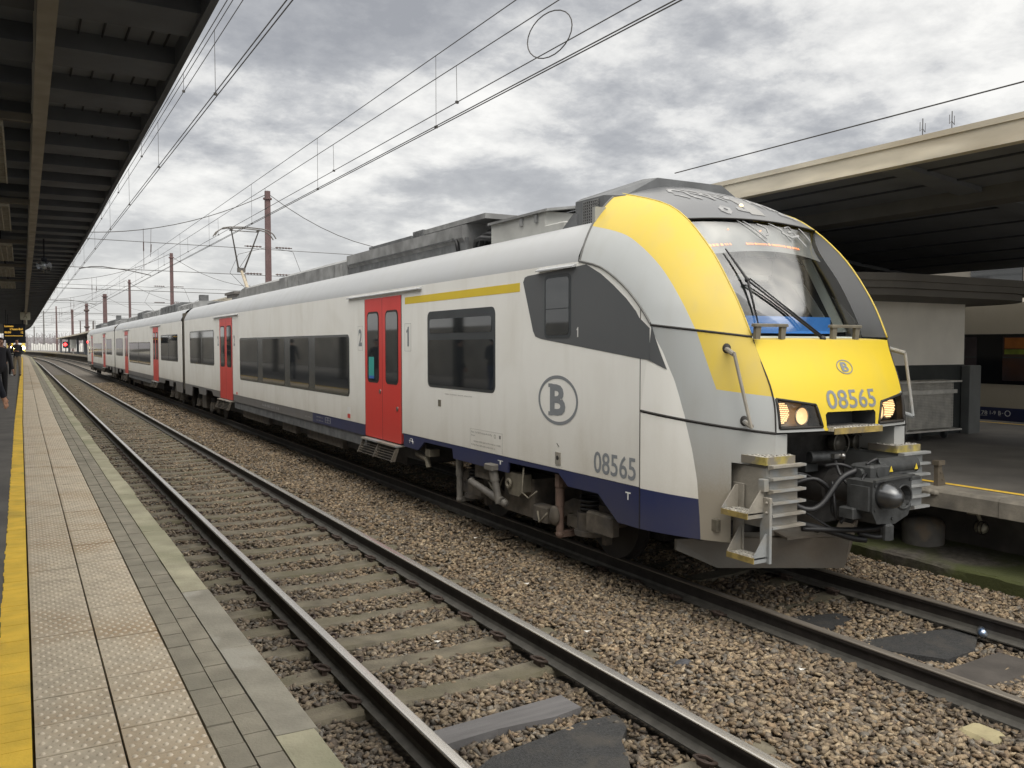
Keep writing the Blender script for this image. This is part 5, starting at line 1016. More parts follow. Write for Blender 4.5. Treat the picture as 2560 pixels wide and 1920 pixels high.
mb = MB(); mb.box(-9.3, -9.0, -8, 150, .7, 3.2); top(mb, "wall", BACKW, "unseen long dull wall added left of the platform to block the horizon in window reflections", "wall")  # out of view, added as a backdrop for the train's window reflections

LOUV = mat("luminaire_louvre", (.30, .28, .23), .6, var=.2, scale=12, bump=.2)
for i, (y0, y1) in enumerate(((3.9, 7.2), (9.1, 12.3), (14.4, 17.4), (20.0, 23.6), (26, 29), (32, 35))):
    lu = empty("platform_luminaire", (-.35, y0, 4.3), "unlit louvred light fitting hung under the left canopy beside the long beam", "light fitting", "louvred lights under the left canopy")
    mb = MB(); mb.box(-.52, -.09, y0 + .15, y1, 4.30, 4.37)
    k = y0 + .3
    while k < y1: mb.box(-.52, -.09, k, k + .018, 4.27, 4.30); k += .12
    for xx in (-.52, -.40, -.30, -.20, -.10): mb.box(xx, xx + .015, y0 + .15, y1, 4.265, 4.30)
    mb.build("louvre", LOUV, lu); mb = MB(); mb.box(-1.6, .17, y0, y0 + .07, 4.33, 4.40)
    mb.build("cross_bar", BEAMM, lu)
    mb = MB()
    for yy in (y0 + .5, y1 - .4): mb.tube([(-.3, yy, 4.37), (-.3, yy, 4.80)], .012, 5)
    mb.build("hanger", RIBM, lu)
gl = empty("globe_lamp", (.50, 21.6, 4.75), "clear round globe lamp hanging under the left canopy near the platform edge", "lamp")
mb = MB(); mb.ball((.50, 21.6, 4.03), .15, 20, 14); mb.build("globe", glassmat("globe_glass", (.75, .77, .8), .06), gl, smooth=True)
mb = MB(); mb.tube([(.50, 21.6, 4.80), (.50, 21.6, 4.16)], .018, 6); mb.cyl((.50, 21.6, 4.12), (.50, 21.6, 4.20), .06, 12); mb.build("stem", RIBM, gl)
mb = MB(); mb.tube([(.47, 21.6, 4.14), (.50, 21.6, 3.96)], [.035, .055], 10); mb.build("lamp_insert", mat("lamp_silver", (.5, .5, .48), .3, .6), gl, smooth=True)

# departure boards and hanging sign
AMB = mat("amber_led_text", (1, .6, .1), .5, emit=(1, .55, .08), es=.55)
def front_text(mb, txt, x0, x1, z0, z1, y, bold=0.): V, F = text_geo(txt, 1., bold); xs = [v[0] for v in V]; ys_ = [v[1] for v in V]; ax, bx, ay, by = min(xs), max(xs), min(ys_), max(ys_); mb.add([(x0 + (x1 - x0) * (v[0] - ax) / (bx - ax), y, z0 + (z1 - z0) * (v[1] - ay) / (by - ay)) for v in V], F)
def board(x0, x1, y, z0, z1, lines, label):
    b = empty("departure_board", ((x0 + x1) / 2, y, z1), label, "departure board"); mb = MB(); mb.bbox(x0, x1, y, y + .25, z0, z1, .02); mb.build("board_case", RIBM, b)
    mb = MB(); W = x1 - x0; Hh = z1 - z0
    for (t, a, c, d, e) in lines: front_text(mb, t, x0 + W * a, x0 + W * c, z0 + Hh * d, z0 + Hh * e, y - .005, .02)
    mb.build("led_lines", AMB, b); mb = MB()
    for xx in (x0 + .15, x1 - .15): mb.tube([(xx, y + .12, z1 - .01), (xx, y + .12, 4.8)], .02, 5)
    mb.build("hanger", RIBM, b)
board(-.93, .33, 66, 2.62, 3.70, [("Lauwaete", .05, .46, .80, .92), ("L'haam-Buil", .30, .88, .62, .75), ("00:00", .05, .34, .42, .54), ("12", .80, .90, .42, .54), ("-----------------", .06, .88, .25, .28)], "black hanging departure board with four lines of amber text above the people")
board(-.93, .40, 76, 2.45, 2.95, [("Jan-Buil", .50, .90, .50, .80)], "smaller board showing one amber line at its right, just below the four-line one")
sg_ = empty("hanging_sign", (.33, 64, 4.4), "pale square sign hanging from the end of the long beam above the departure boards", "sign")
mb = MB(); mb.box(.05, .62, 64, 64.05, 3.92, 4.42, 0); mb.tube([(.40, 64.02, 3.92), (.40, 64.02, 3.62)], .05, 6); mb.tube([(.34, 64.02, 4.4), (.34, 64.02, 4.75)], .04, 6); mb.build("sign_plate", mat("sign_ivory", (.46, .44, .34), .6, var=.1), sg_)
mb = MB(); front_text(mb, "A", .22, .45, 4.03, 4.31, 63.995, .0); mb.build("sign_letter", mat("sign_faded_text", (.2, .18, .13), .6), sg_)

# right canopy
RC = empty("platform_canopy", (12, 30, 4.3), "long right-hand canopy with a weathered cream fascia over the far platform", "canopy")
def rc(prof, m, name, y0=.8, y1=76):
    mb = MB(); mb.sweep(prof, [(0, y0, 0), (0, y1, 0)]); return mb.build(name, m, RC)
rc([(8.45, 4.27), (8.52, 4.27), (8.52, 4.48), (8.45, 4.48)], FASC, "fascia"); rc([(8.43, 4.475), (8.6, 4.475), (8.6, 4.535), (8.43, 4.535)], FASC, "fascia_cap"); rc([(8.43, 4.262), (8.56, 4.262), (8.56, 4.292), (8.43, 4.292)], FASC, "fascia_lip")
rc([(8.50, 4.50), (12.3, 4.20), (16.8, 4.50), (16.8, 4.56), (12.3, 4.26), (8.50, 4.53)], ROOFT, "roof")
rc([(8.53, 4.31), (15.4, 3.66), (17.3, 4.1), (17.3, 4.2), (15.4, 3.78), (8.53, 4.42)], SOFF, "soffit"); rc([(10.0, 4.0), (10.28, 3.98), (10.28, 4.2), (10.0, 4.22)], mat("right_canopy_beam", (.075, .072, .066), .9), "long_beam")
mb = MB()
for xx in (8.95, 9.5, 11.0, 11.9, 12.8, 13.7, 14.5): mb.sweep([(xx, 0), (xx + .03, -.003), (xx + .03, .03), (xx, .03)], [(0, .8, 4.31 - (xx - 8.53) * .0946 - .018), (0, 76, 4.31 - (xx - 8.53) * .0946 - .018)])
mb.build("board_joint", RIBM, RC)
y = 1.6
while y < 74:
    mb = MB(); mb.prism([(8.56, y, 4.25), (15.4, y, 3.60), (15.4, y, 3.70), (8.56, y, 4.33)], (0, .3, 0)); mb.build("rib", SOFF, RC); y += 4.6
for y in (16, 28, 40, 52, 64):
    mb = MB(); mb.bbox(12.8, 13.2, y, y + .4, .75, 3.95, .03); mb.build("post", BEAMM, RC)
mb = MB(); mb.box(15.6, 16.0, 14, 70, .74, 3.6); 
FC = empty("platform_canopy", (9, 160, 3.9), "small distant canopy beyond the tail of the train, dark underneath", "canopy")
PY = [(8.2, 122, 4.22), (8.1, 131, 4.05), (7.95, 150, 3.95), (7.8, 175, 3.88), (7.5, 200, 3.82), (7.45, 226, 3.75)]
mb = MB(); mb.sweep([(0, -.05), (5, -.35), (5, -.2), (0, .10)], PY); mb.build("roof", SOFF, FC); mb = MB(); mb.sweep([(-.06, -.06), (0, -.06), (0, .16), (-.06, .16)], PY); mb.build("fascia", FASC, FC)
for y in (130, 145, 160, 175, 190, 205):
    mb = MB(); mb.box(10.2 + dx(y), 10.6 + dx(y), y, y + .4, .75, 3.8); mb.build("post", SOFF, FC)
mb = MB(); mb.box(9.6, 13, 150, 168, .75, 3.5); top(mb, "shelter", SOFF, "dark shelter under the small distant canopy", "shelter")
mb = MB(); mb.box(9.0, 9.6, 128, 130, .75, 2.0); top(mb, "bench", mat("pale_bench", (.34, .34, .31), .7), "pale block-like seat at the near end of the distant canopy", "bench")
mb = MB(); mb.box(7.9, 8.9, 176, 176.3, 1.7, 3.3); mb.box(8.35, 8.45, 176, 176.1, .7, 1.7); top(mb, "notice_board", mat("pale_board", (.5, .5, .47), .6), "whitish notice board standing under the distant canopy", "notice board")

# kiosk, roll cage, cabinet
KWH = mat("kiosk_white", (.76, .72, .64), .85, var=.10, scale=1.2, bump=.1); KDK = mat("kiosk_dark_base", (.030, .034, .032), .7, var=.25, scale=3); KCO = mat("kiosk_roof_concrete", (.13, .12, .105), .85, var=.15, scale=1)
kk = empty("kiosk", (12, 10.5, .75), "white rendered platform building with black plinth and rounded concrete roof slab", "building")
mb = MB(); mb.bbox(9.9, 14.44, 9.2, 13.4, 1.95, 3.05, .02); mb.build("wall", KWH, kk); mb = MB(); mb.bbox(9.88, 14.455, 9.18, 13.42, .75, 1.95, .015); mb.build("plinth", KDK, kk)
def rslab(x0, x1, y0, y1, r, z0, z1, mb): mb.prism([(x, y, z0) for x, y in rrect(x0, x1, y0, y1, r, 10)], (0, 0, z1 - z0))
mb = MB(); rslab(9.2, 15.3, 7.95, 14.6, 1.8, 3.0, 3.1, mb); rslab(9.05, 15.45, 7.85, 14.7, 1.9, 3.1, 3.195, mb); rslab(9.0, 15.5, 7.8, 14.75, 1.95, 3.195, 3.30, mb); mb.build("roof", KCO, kk)
cg = empty("roll_cage", (12.8, 8.7, .75), "galvanised perforated metal roll container on castors in front of the kiosk", "roll container")
GALV = mat("galvanised_mesh", (.36, .345, .31), .6, .0, var=.2, scale=8); GALV2 = mat("galvanised_bright", (.55, .53, .48), .5, .1, var=.2, scale=8)
mb = MB(); mb.box(12.2, 13.37, 8.72, 8.75, .93, 1.68); mb.box(11.6, 12.2, 8.70, 9.05, .90, 1.69)
mb.build("cage_body", GALV, cg)
mb = MB()
for i in range(29): mb.box(12.22, 13.37, 8.695, 8.712, .95 + i * .0255, .958 + i * .0255)
for i in range(33): mb.box(12.23 + i * .035, 12.236 + i * .035, 8.69, 8.70, .94, 1.67)
mb.build("mesh_panel", GALV2, cg)
mb = MB(); mb.box(11.6, 13.45, 8.60, 9.0, 1.685, 1.71); mb.box(11.6, 13.42, 8.66, 8.695, 1.50, 1.56); mb.box(11.6, 13.50, 8.62, 9.0, .89, .915); mb.build("cage_frame", GALV2, cg)
for x in (11.8, 12.2, 12.55, 13.25):
    c = MB(); c.cyl((x, 8.78, .81), (x + .03, 8.78, .81), .06, 12); c.prism([(x - .02, 8.74, .80), (x + .06, 8.74, .80), (x + .08, 8.74, .89), (x - .02, 8.74, .89)], (0, .08, 0)); c.build("castor", COUP, cg)
mb = MB(); mb.bbox(14.30, 14.62, 9.0, 9.17, .75, 1.935, .012); top(mb, "utility_cabinet", mat("cabinet_grey", (.13, .135, .13), .6, var=.15), "narrow grey cabinet standing at the kiosk's right corner", "cabinet")

# train at the other face of the right platform
OT_ = empty("parked_train", (19.2, 12, .7), "second cream train with a black window band at the far side of the right platform", "train")
mb = MB(); mb.sweep([(17.8, .70), (17.8, 3.17), (18.0, 3.45), (20.4, 3.45), (20.6, 3.17), (20.6, .7)], [(0, -5, 0), (0, 60, 0)]); mb.build("car_body", DIRTW, OT_)
mb = MB(); mb.box(17.795, 17.8, -5, 60, .70, .98); mb.build("sill_band", BLUE, OT_); mb = MB(); mb.box(17.79, 17.8, -5, 60, 1.47, 2.52); mb.build("window_band", mat("gloss_black_band", (.008, .009, .011), .12, var=.1), OT_)
for y0, y1 in ((8.2, 10.5), (11.07, 12.2), (12.6, 14), (3, 6)):
    mb = MB(); mb.box(17.782, 17.789, y0, y1, 1.55, 2.46); f = mb.build("window_pane", mat("mottled_pane_" + str(int(y0)), (.05, .04, .045), .1, var=.5, scale=1.2, col2=(.12, .05, .02) if y0 == 8.2 else (.03, .02, .02)), OT_)  # dark panes with a random brown mottle
    mb = MB(); mb.box(17.779, 17.782, y0, y1, 2.02, 2.05); mb.build("window_bar", GLS2, f)
mb = MB(); mb.box(17.777, 17.7815, 8.2, 10.46, 2.22, 2.44, 0); mb.box(17.777, 17.7815, 8.2, 10.46, 2.10, 2.20, 1); mb.build("window_poster", [mat("poster_orange", (.30, .10, .015), .6, var=.3), mat("poster_green", (.16, .20, .02), .6, var=.6, scale=4)], OT_)
mb = MB(); text_side(mb, "08", 11.25, 11.05, .815, .90, 17.79, 0, .01); text_side(mb, "178", 10.98, 10.80, .815, .90, 17.79, 0, .01); text_side(mb, "1-9", 10.745, 10.62, .825, .905, 17.79, 0, .01); text_side(mb, "B", 10.565, 10.51, .825, .91, 17.79, 0, .01); text_side(mb, "-", 10.49, 10.46, .86, .87, 17.79)
mb.ring((17.79, 10.37, .868), (1, 0, 0), .055, .005, 20, 4); mb.box(17.788, 17.79, 10.8, 10.99, .795, .801); mb.box(17.788, 17.79, 10.51, 10.565, .805, .811); mb.box(17.788, 17.79, 11.05, 11.2, .797, .803)
mb.build("sill_lettering", LETW, OT_)
mb = MB(); mb.box(26, 34, -4, 40, -.3, 9); bd = top(mb, "building", mat("brick_building", (.18, .165, .14), .9, var=.3, scale=.4), "building glimpsed in the slit between the kiosk roof and the right canopy", "building")
for i in range(8):
    w = MB(); w.box(25.95, 26.0, 2 + i * 3.2, 3.6 + i * 3.2, 3.9, 6.0); w.build("window", GLS, bd)

# bits along the right platform edge
mb = MB(); mb.prism([(8.66, 5.79, .75), (8.80, 5.79, .75), (8.78, 5.79, .82), (8.73, 5.79, .93), (8.72, 5.79, 1.02), (8.66, 5.79, 1.02), (8.66, 5.79, .93)], (0, .05, 0)); mb.box(8.64, 8.75, 5.77, 5.85, .98, 1.03); mb.ball((8.73, 5.785, .82), .012, 6, 4); mb.ball((8.70, 5.785, .90), .012, 6, 4)
top(mb, "edge_bracket", mat("brown_cast_bracket", (.11, .09, .065), .75, var=.25, scale=10, bump=.3), "small brown cast bracket at the right platform edge behind the fender", "bracket")
mb = MB(); n = 14; levels = [(.0, .235), (.22, .24), (.28, .21), (.315, .12), (.32, .04)]
vs = []; 
for z, r in levels: vs += [(9.02 + r * .9 * math.cos(2 * math.pi * j / n) * (1 + .04 * math.sin(j * 5)), 6.2 + r * math.sin(2 * math.pi * j / n), z) for j in range(n)]
mb.add(vs, [(k * n + j, k * n + (j + 1) % n, (k + 1) * n + (j + 1) % n, (k + 1) * n + j) for k in range(4) for j in range(n)] + [tuple(range(4 * n, 5 * n))])
top(mb, "concrete_stump", mat("stump_flaking", (.15, .14, .125), .75, var=.25, scale=5, bump=.5, col2=(.21, .165, .12), c2lo=.52, c2hi=.57), "rounded flaking grey concrete stump beside the coupler on the mossy footing", "stump", smooth=True, sharp=50)
wl = empty("bulkhead_lamp", (8.95, 5.5, .5), "grubby caged bulkhead lamp hanging below the right platform edge", "lamp")
mb = MB(); mb.bbox(8.88, 9.0, 5.49, 5.60, .46, .55, .01); mb.tube([(8.94, 5.5, .46), (8.93, 5.46, .38)], .02, 6); mb.build("lamp_base", mat("lamp_tan", (.35, .31, .23), .7, var=.25, scale=20), wl)
mb = MB(); mb.ball((8.9, 5.44, .33), .075, 12, 8, sc=(.8, 1, .8)); mb.build("lamp_glass", mat("lamp_dusty_glass", (.30, .28, .22), .35, var=.5, scale=30), wl, smooth=True)
mb = MB()
for a in (-.5, 0, .5): mb.ring((8.9, 5.44 + a * .08, .33), (0, 1, 0), .07, .006, 14, 5)
mb.build("lamp_cage", RUST, wl)
mb = MB(); rr = random.Random(8)
for i in range(40): mb.ball((8.47 + rr.random() * .25, 5.62 + rr.random() * .55, .70 + rr.random() * .02), .03 + rr.random() * .03, 7, 5, sc=(1, 1.2, .7))
tag(mb.build("rubble", SLAB), "crumbled tan rubble on the broken platform edge below the cast bracket", None, None, "stuff")

# ------------------------------------------------------------------ masts and wires
MAST = mat("mast_red_brown", (.115, .07, .068), .8, var=.2, scale=2); MASTG = mat("mast_grey", (.14, .135, .13), .8, var=.2); WIRE = mat("wire_dark", (.07, .065, .06), .6, .4, var=.1); INS = mat("insulator_brown", (.06, .035, .03), .4, var=.2)
for i, (x, y, z, r, lab) in enumerate(((12.92, 51.8, 11.4, .175, "tallest red-brown mast, the nearest, rising behind the pantograph"), (13.22, 91.2, 11.4, .17, "second red-brown mast, halfway along the train's second car"), (13.4, 130.7, 11.4, .17, "third red-brown mast, slim, above the tail of the train"),
        (13.3, 169.5, 11.4, .36, "stout red-brown mast with a thick shaft beyond the tail of the train"), (12.85, 210.5, 11.4, .34, "red-brown mast with cross-arms and stacked insulators"), (12.0, 252, 11.6, .30, "red-brown mast left of the one with cross-arms"))):
    m = empty("catenary_mast", (x, y, 0), lab, "mast", "catenary masts"); mb = MB(); mb.tube([(x, y, -.3), (x, y, z)], [r * 1.25, r], 6); mb.build("mast_shaft", MAST, m); mb = MB(); mb.cyl((x, y, z - .5), (x, y, z - .4), r * 1.5, 8); mb.build("mast_collar", MAST, m)
    if i == 4:
        mb = MB()
        for zz_ in (7.6, 3.9): mb.box(x - 1.7, x + 1.7, y - .05, y + .05, zz_, zz_ + .1)
        mb.build("cross_arm", MASTG, m); mb = MB()
        for s in (-1.3, 1.3): mb.tube([(x + s, y, 7.6), (x + s, y, 4.0)], .12, 6)
        for zz_ in (9.9, 6.3, 4.8): mb.ball((x, y, zz_), .6, 8, 6, sc=(1, 1, .5))
        mb.build("insulator_stack", INS, m)
    if i == 3:
        for s in (-2, 2.2):
            mb = MB(); mb.box(x + s - .08, x + s + .08, y, y + .1, 2, 6.5); mb.box(x + s + .3, x + s + .4, y, y + .1, 2, 6.5); mb.build("stay_pole", MASTG, m)
for i, (px, pt_, pb, zc) in enumerate(((143.7, 766, 878, 255), (111.8, 777, 877, 300), (87.5, 816, 875, 330), (100, 838, 874, 380), (76, 842, 872, 400), (70, 846, 873, 420), (127, 835, 870, 420), (138, 838, 866, 430), (84, 840, 870, 430), (119, 842, 872, 440), (93, 832, 870, 400))):
    k = (px - 1280) / 2150; d = np.array([math.sin(YAW) + k * math.cos(YAW), math.cos(YAW) - k * math.sin(YAW)]) * zc; h = 2.287 + (863 - pt_) / 2150 * zc
    m = empty("distant_mast", (d[0], d[1], -.3), ["tall thin grey mast, rightmost of the far left group", "thin grey mast in the middle of the far left group", "thin grey mast at the end of the left canopy"][i] if i < 3 else "hair-thin faraway mast among the hazy wires over the far tracks", "mast", "faraway masts")
    mb = MB(); mb.tube([(d[0], d[1], -.3), (d[0], d[1], h)], [.30, .19] if i < 3 else [.14, .10], 5); mb.build("mast_shaft", MASTG if i else MAST, m)
    if i >= 3: mb = MB(); mb.box(d[0] - 2.5, d[0] + 2.5, d[1], d[1] + .1, h * .72, h * .72 + .12); mb.build("cross_arm", MASTG, m)

def sagline(x, y0, y1, z, sag, span, r=.008):
    mb = MB(); P = []; y = y0
    while y <= y1 + .01:
        u = ((y - y0) % span) / span; P.append((x + dx(y), y, z - sag * 4 * u * (1 - u))); y += 4 if y < 60 else 8
    mb.tube(P, r, 5, cap=False); return mb
def wzz(z, sag, y, y0, span): u = ((y - y0) % span) / span; return z - sag * 4 * u * (1 - u)
def overhead(xc, lines, drops, label, y0=-8.2, y1=260):
    o = empty("overhead_line", (xc, 0, 6), label, "overhead wire")
    for nm, x, z, sag, r in lines: sagline(x, y0, y1, z, sag, 60, r).build(nm, WIRE, o)
    for (xa, za, xb, zb, ys_) in drops:
        for y in ys_:
            mb = MB(); mb.tube([(xa + dx(y), y, za), (xb + dx(y), y, zb)], .0045, 4); mb.box(xb - .025 + dx(y), xb + .025 + dx(y), y - .02, y + .02, zb - .03, zb + .01); mb.build("dropper", WIRE, o)
overhead(6.32, [("messenger_wire", 6.32, 7.26, .0, .008), ("messenger_wire", 6.32, 6.87, .0, .008), ("auxiliary_wire", 6.33, 6.28, .0, .008), ("contact_wire", 6.29, 6.05, 0, .009), ("contact_wire", 6.35, 6.05, 0, .009), ("auxiliary_wire", 6.36, 6.30, .0, .006)],
         [(6.32, 7.26, 6.32, 6.06, [13.7, 20.5, 27.3, 34.2, 41, 48, 58, 68, 78, 90]), (6.32, 6.87, 6.33, 6.29, [12.9, 19.3, 25.6, 32.5, 39, 46, 55, 65, 75])], "overhead wires strung above the train, with droppers and a looped cable")
overhead(2.81, [("messenger_wire", 2.81, 7.45, 0, .008), ("messenger_wire", 2.81, 7.32, 0, .007), ("auxiliary_wire", 2.81, 7.10, 0, .007), ("contact_wire", 2.785, 6.30, 0, .009), ("contact_wire", 2.845, 6.30, 0, .009)],
         [(2.81, 7.32, 2.81, 6.32, [8.5, 14.5, 21, 27, 33, 40, 47, 55, 63, 72, 82]), (2.81, 7.45, 2.81, 7.12, [11, 17.5, 24, 30, 36.5, 44, 51])], "overhead wires strung above the empty track beside the left canopy")
overhead(.75, [("feeder_wire", .95, 7.9, 0, .009), ("feeder_wire", 1.6, 7.6, 0, .007)], [(1.6, 7.6, 1.62, 7.0, [20, 30, 42, 56])], "pair of feeder wires running along the left canopy edge", 18, 240)
mb = MB(); c = Vector((6.33, 10.06, 6.50)); mb.tube([(c.x + .08 * math.cos(a * .262), c.y - .44 * math.cos(a * .262), c.z + .30 * math.sin(a * .262)) for a in range(25)], .0085, 5, cap=False); top(mb, "cable_loop", WIRE, "round loop of cable hanging in the overhead wires at the top of the photo", "cable")
sagline(12.0, -8, 80, 5.85, .0, 60, .010); mb = sagline(10.2, -8, 12.0, 5.35, 0, 60, .010); top(mb, "cable", WIRE, "single black cable running above the right-hand canopy roof", "cable")
for i, (px, pt_, pb) in enumerate(((2294, 304, 336), (2366, 286, 322))):
    z0 = 4.66; x = 9.6 + i * .4; k = (px - 1280) / 2150; dd = np.array([math.sin(YAW) + k * math.cos(YAW), math.cos(YAW) - k * math.sin(YAW)]); y = x / dd[0] * dd[1]
    a = empty("roof_antenna", (x, y, z0), ["small forked antenna on the right canopy roof, the shorter one", "taller forked antenna on the right canopy roof nearer the photo's edge"][i], "antenna"); mb = MB(); zt = 2.287 + (863 - pt_) / 2150 * x / dd[0]; mb.tube([(x, y, z0 - .15), (x, y, zt)], .006, 5)
    for s in (-1, 1): mb.tube([(x, y, zt - .12), (x + s * .05, y, zt - .16), (x + s * .05, y, zt - .05)], .004, 4)
    mb.build("antenna_rod", WIRE, a)
# head-spans between the mast rows
for i, y in enumerate((51.8, 91.2, 130.7, 169.5, 210)):
    o = empty("head_span", (2.5, y, 8), ["nearest", "second", "third", "fourth", "farthest"][i] + " set of cross-span wires slung from its red-brown mast over the tracks", "span wires", "cross-span wires")
    x0, x1 = -8., 12.95; mb = MB()
    mb.tube([(x0 + (x1 - x0) * k / 24, y, 8.35 + (2.9) * ((k / 12 - 1) ** 2)) for k in range(25)], .02, 4, cap=False); mb.tube([(x1 + 17 * k / 16, y, 8.35 + 2.9 * ((k / 8 - 1) ** 2)) for k in range(17)], .02, 4, cap=False); mb.build("span_catenary", WIRE, o)
    for z in (8.1, 6.55, 5.4): mb = MB(); mb.tube([(x0, y, z), (30, y, z - .25)], .016, 4, cap=False); mb.build("cross_wire", WIRE, o)
    for xx in (2.81, 6.32):
        zt = 8.35 + 2.9 * (((xx + 8) / 10.475 - 1) ** 2); mb = MB(); mb.tube([(xx - .25, y, zt), (xx - .25, y, 6.5)], .012, 4); mb.tube([(xx - .25, y, 8.0), (xx - .25, y, 7.5)], .03, 5); mb.tube([(xx + .15, y, zt), (xx + .1, y, 7.2)], .010, 4); mb.tube([(xx + .14, y, 7.9), (xx + .12, y, 7.45)], .03, 5); mb.build("span_hanger", INS, o)
    if i in (0, 1):
        mb = MB(); mb.tube([(4.0, y, 6.55), (5.3, y - .5, 6.35), (6.3, y - 1, 6.1)], .025, 5); mb.tube([(4.0, y, 6.55), (3.4, y - .4, 6.5), (2.8, y - .8, 6.33)], .025, 5); mb.build("registration_arm", WIRE, o)
        mb = MB(); mb.tube([(12.9, y, 8.1), (14.4, y, 7.9), (14.9, y, 6.6), (15.1, y, 5.5)], .014, 5); mb.tube([(12.9, y, 8.1), (11.2, y, 7.6), (10.7, y, 6.5), (11.6, y, 5.6)], .014, 5); mb.build("jumper_cable", WIRE, o)
        for zz_ in (8.1, 6.5): 
            
            for s in (-1, 1):
                mb = MB(); mb.tube([(12.95 + s * .4, y, zz_), (12.95 + s * 1.4, y, zz_)], .03, 5)
                for k in range(5): mb.ball((12.95 + s * (.5 + k * .18), y, zz_), .06, 6, 4)
                mb.build("insulator_string", INS, o)

# ------------------------------------------------------------------ far end of the station
ON = empty("approaching_train", (-.6, 205, 0), "approaching train with dazzling headlights at the far end of the left platform", "train")
ox, oy = -.45, 205
mb = MB(); mb.prism([(ox - 1.4, oy, .9), (ox + 1.4, oy, .9), (ox + 1.4, oy, 2.6), (ox + 1.1, oy + .6, 4.0), (ox - 1.1, oy + .6, 4.0), (ox - 1.4, oy, 2.6)], (-.8, 22, 0)); mb.build("car_body", YEL, ON)
mb = MB(); mb.prism([(ox - .75, oy - .03, 2.4), (ox + .75, oy - .03, 2.4), (ox + .7, oy + .55, 3.9), (ox - .7, oy + .55, 3.9)], (0, .02, 0)); mb.build("windscreen", mat("painted_reflection_glass", (.40, .42, .44), .3), ON)  # pale colour stands in for sky mirrored in the windscreen
mb = MB(); mb.box(ox - 1.2, ox + 1.2, oy - .05, oy + 1, .3, 1.2); mb.build("underframe", UNDER, ON)
HLM = mat("dazzling_headlight", (1, 1, .8), .5, emit=(1, .93, .55), es=30)
for s in (-1, 1): mb = MB(); mb.ball((ox + s * .98, oy - .1, 1.72), .34, 12, 8, sc=(1, .3, 1)); mb.build("headlight", HLM, ON)
mb = MB(); mb.ball((ox + .3, oy + .2, 4.0), .12, 8, 6); mb.build("roof_marker_lamp", mat("marker_orange", (1, .6, .3), .5, emit=(1, .55, .3), es=6), ON)
sgn = empty("signal", (7.5, 186, .7), "railway signal showing red beyond the tail of the train", "signal")
mb = MB(); mb.box(7.15, 8.05, 186, 186.3, 1.75, 2.95, 0); mb.tube([(7.6, 186.1, -.2), (7.6, 186.1, 1.8)], .08, 6, 0); mb.build("signal_head", RIBM, sgn)
mb = MB(); mb.ball((7.55, 185.95, 2.42), .30, 12, 8, sc=(1, .3, 1)); mb.build("red_lamp", REDL, sgn)
mb = MB()
for i in range(26): mb.box(3 + i * .62, 3.5 + i * .62, 300 - i * .3, 300.1 - i * .3, -.2, 2.9 - (i % 3) * .2)
top(mb, "fence", mat("far_white_fence", (.62, .61, .58), .8, var=.12), "pale slatted fence across the far end of the tracks", "fence")
mb = MB(); rr = random.Random(12)
for i in range(420):
    x = -12 + rr.random() * 60; zt = 2.0 + rr.random() * 5.2; y = 340 + rr.random() * 30
    mb.tube([(x, y, -.3), (x + rr.uniform(-.5, .5), y, zt)], [.14, .02], 4)
    for k in range(4): z = zt * rr.uniform(.4, .95); mb.tube([(x, y, z), (x + rr.uniform(-1.2, 1.2), y, z + rr.uniform(.3, 1.2))], [.07, .02], 3)
tag(mb.build("bare_trees", mat("bare_twigs", (.20, .175, .18), .9, var=.2)), "hazy mass of bare trees behind the far fence", None, None, "stuff")
mb = MB(); mb.box(-60, 90, 420, 440, -.3, 5.5); top(mb, "far_building", mat("hazy_building", (.30, .29, .30), .9, var=.15, scale=.1), "low hazy building line on the horizon behind the bare trees", "building")

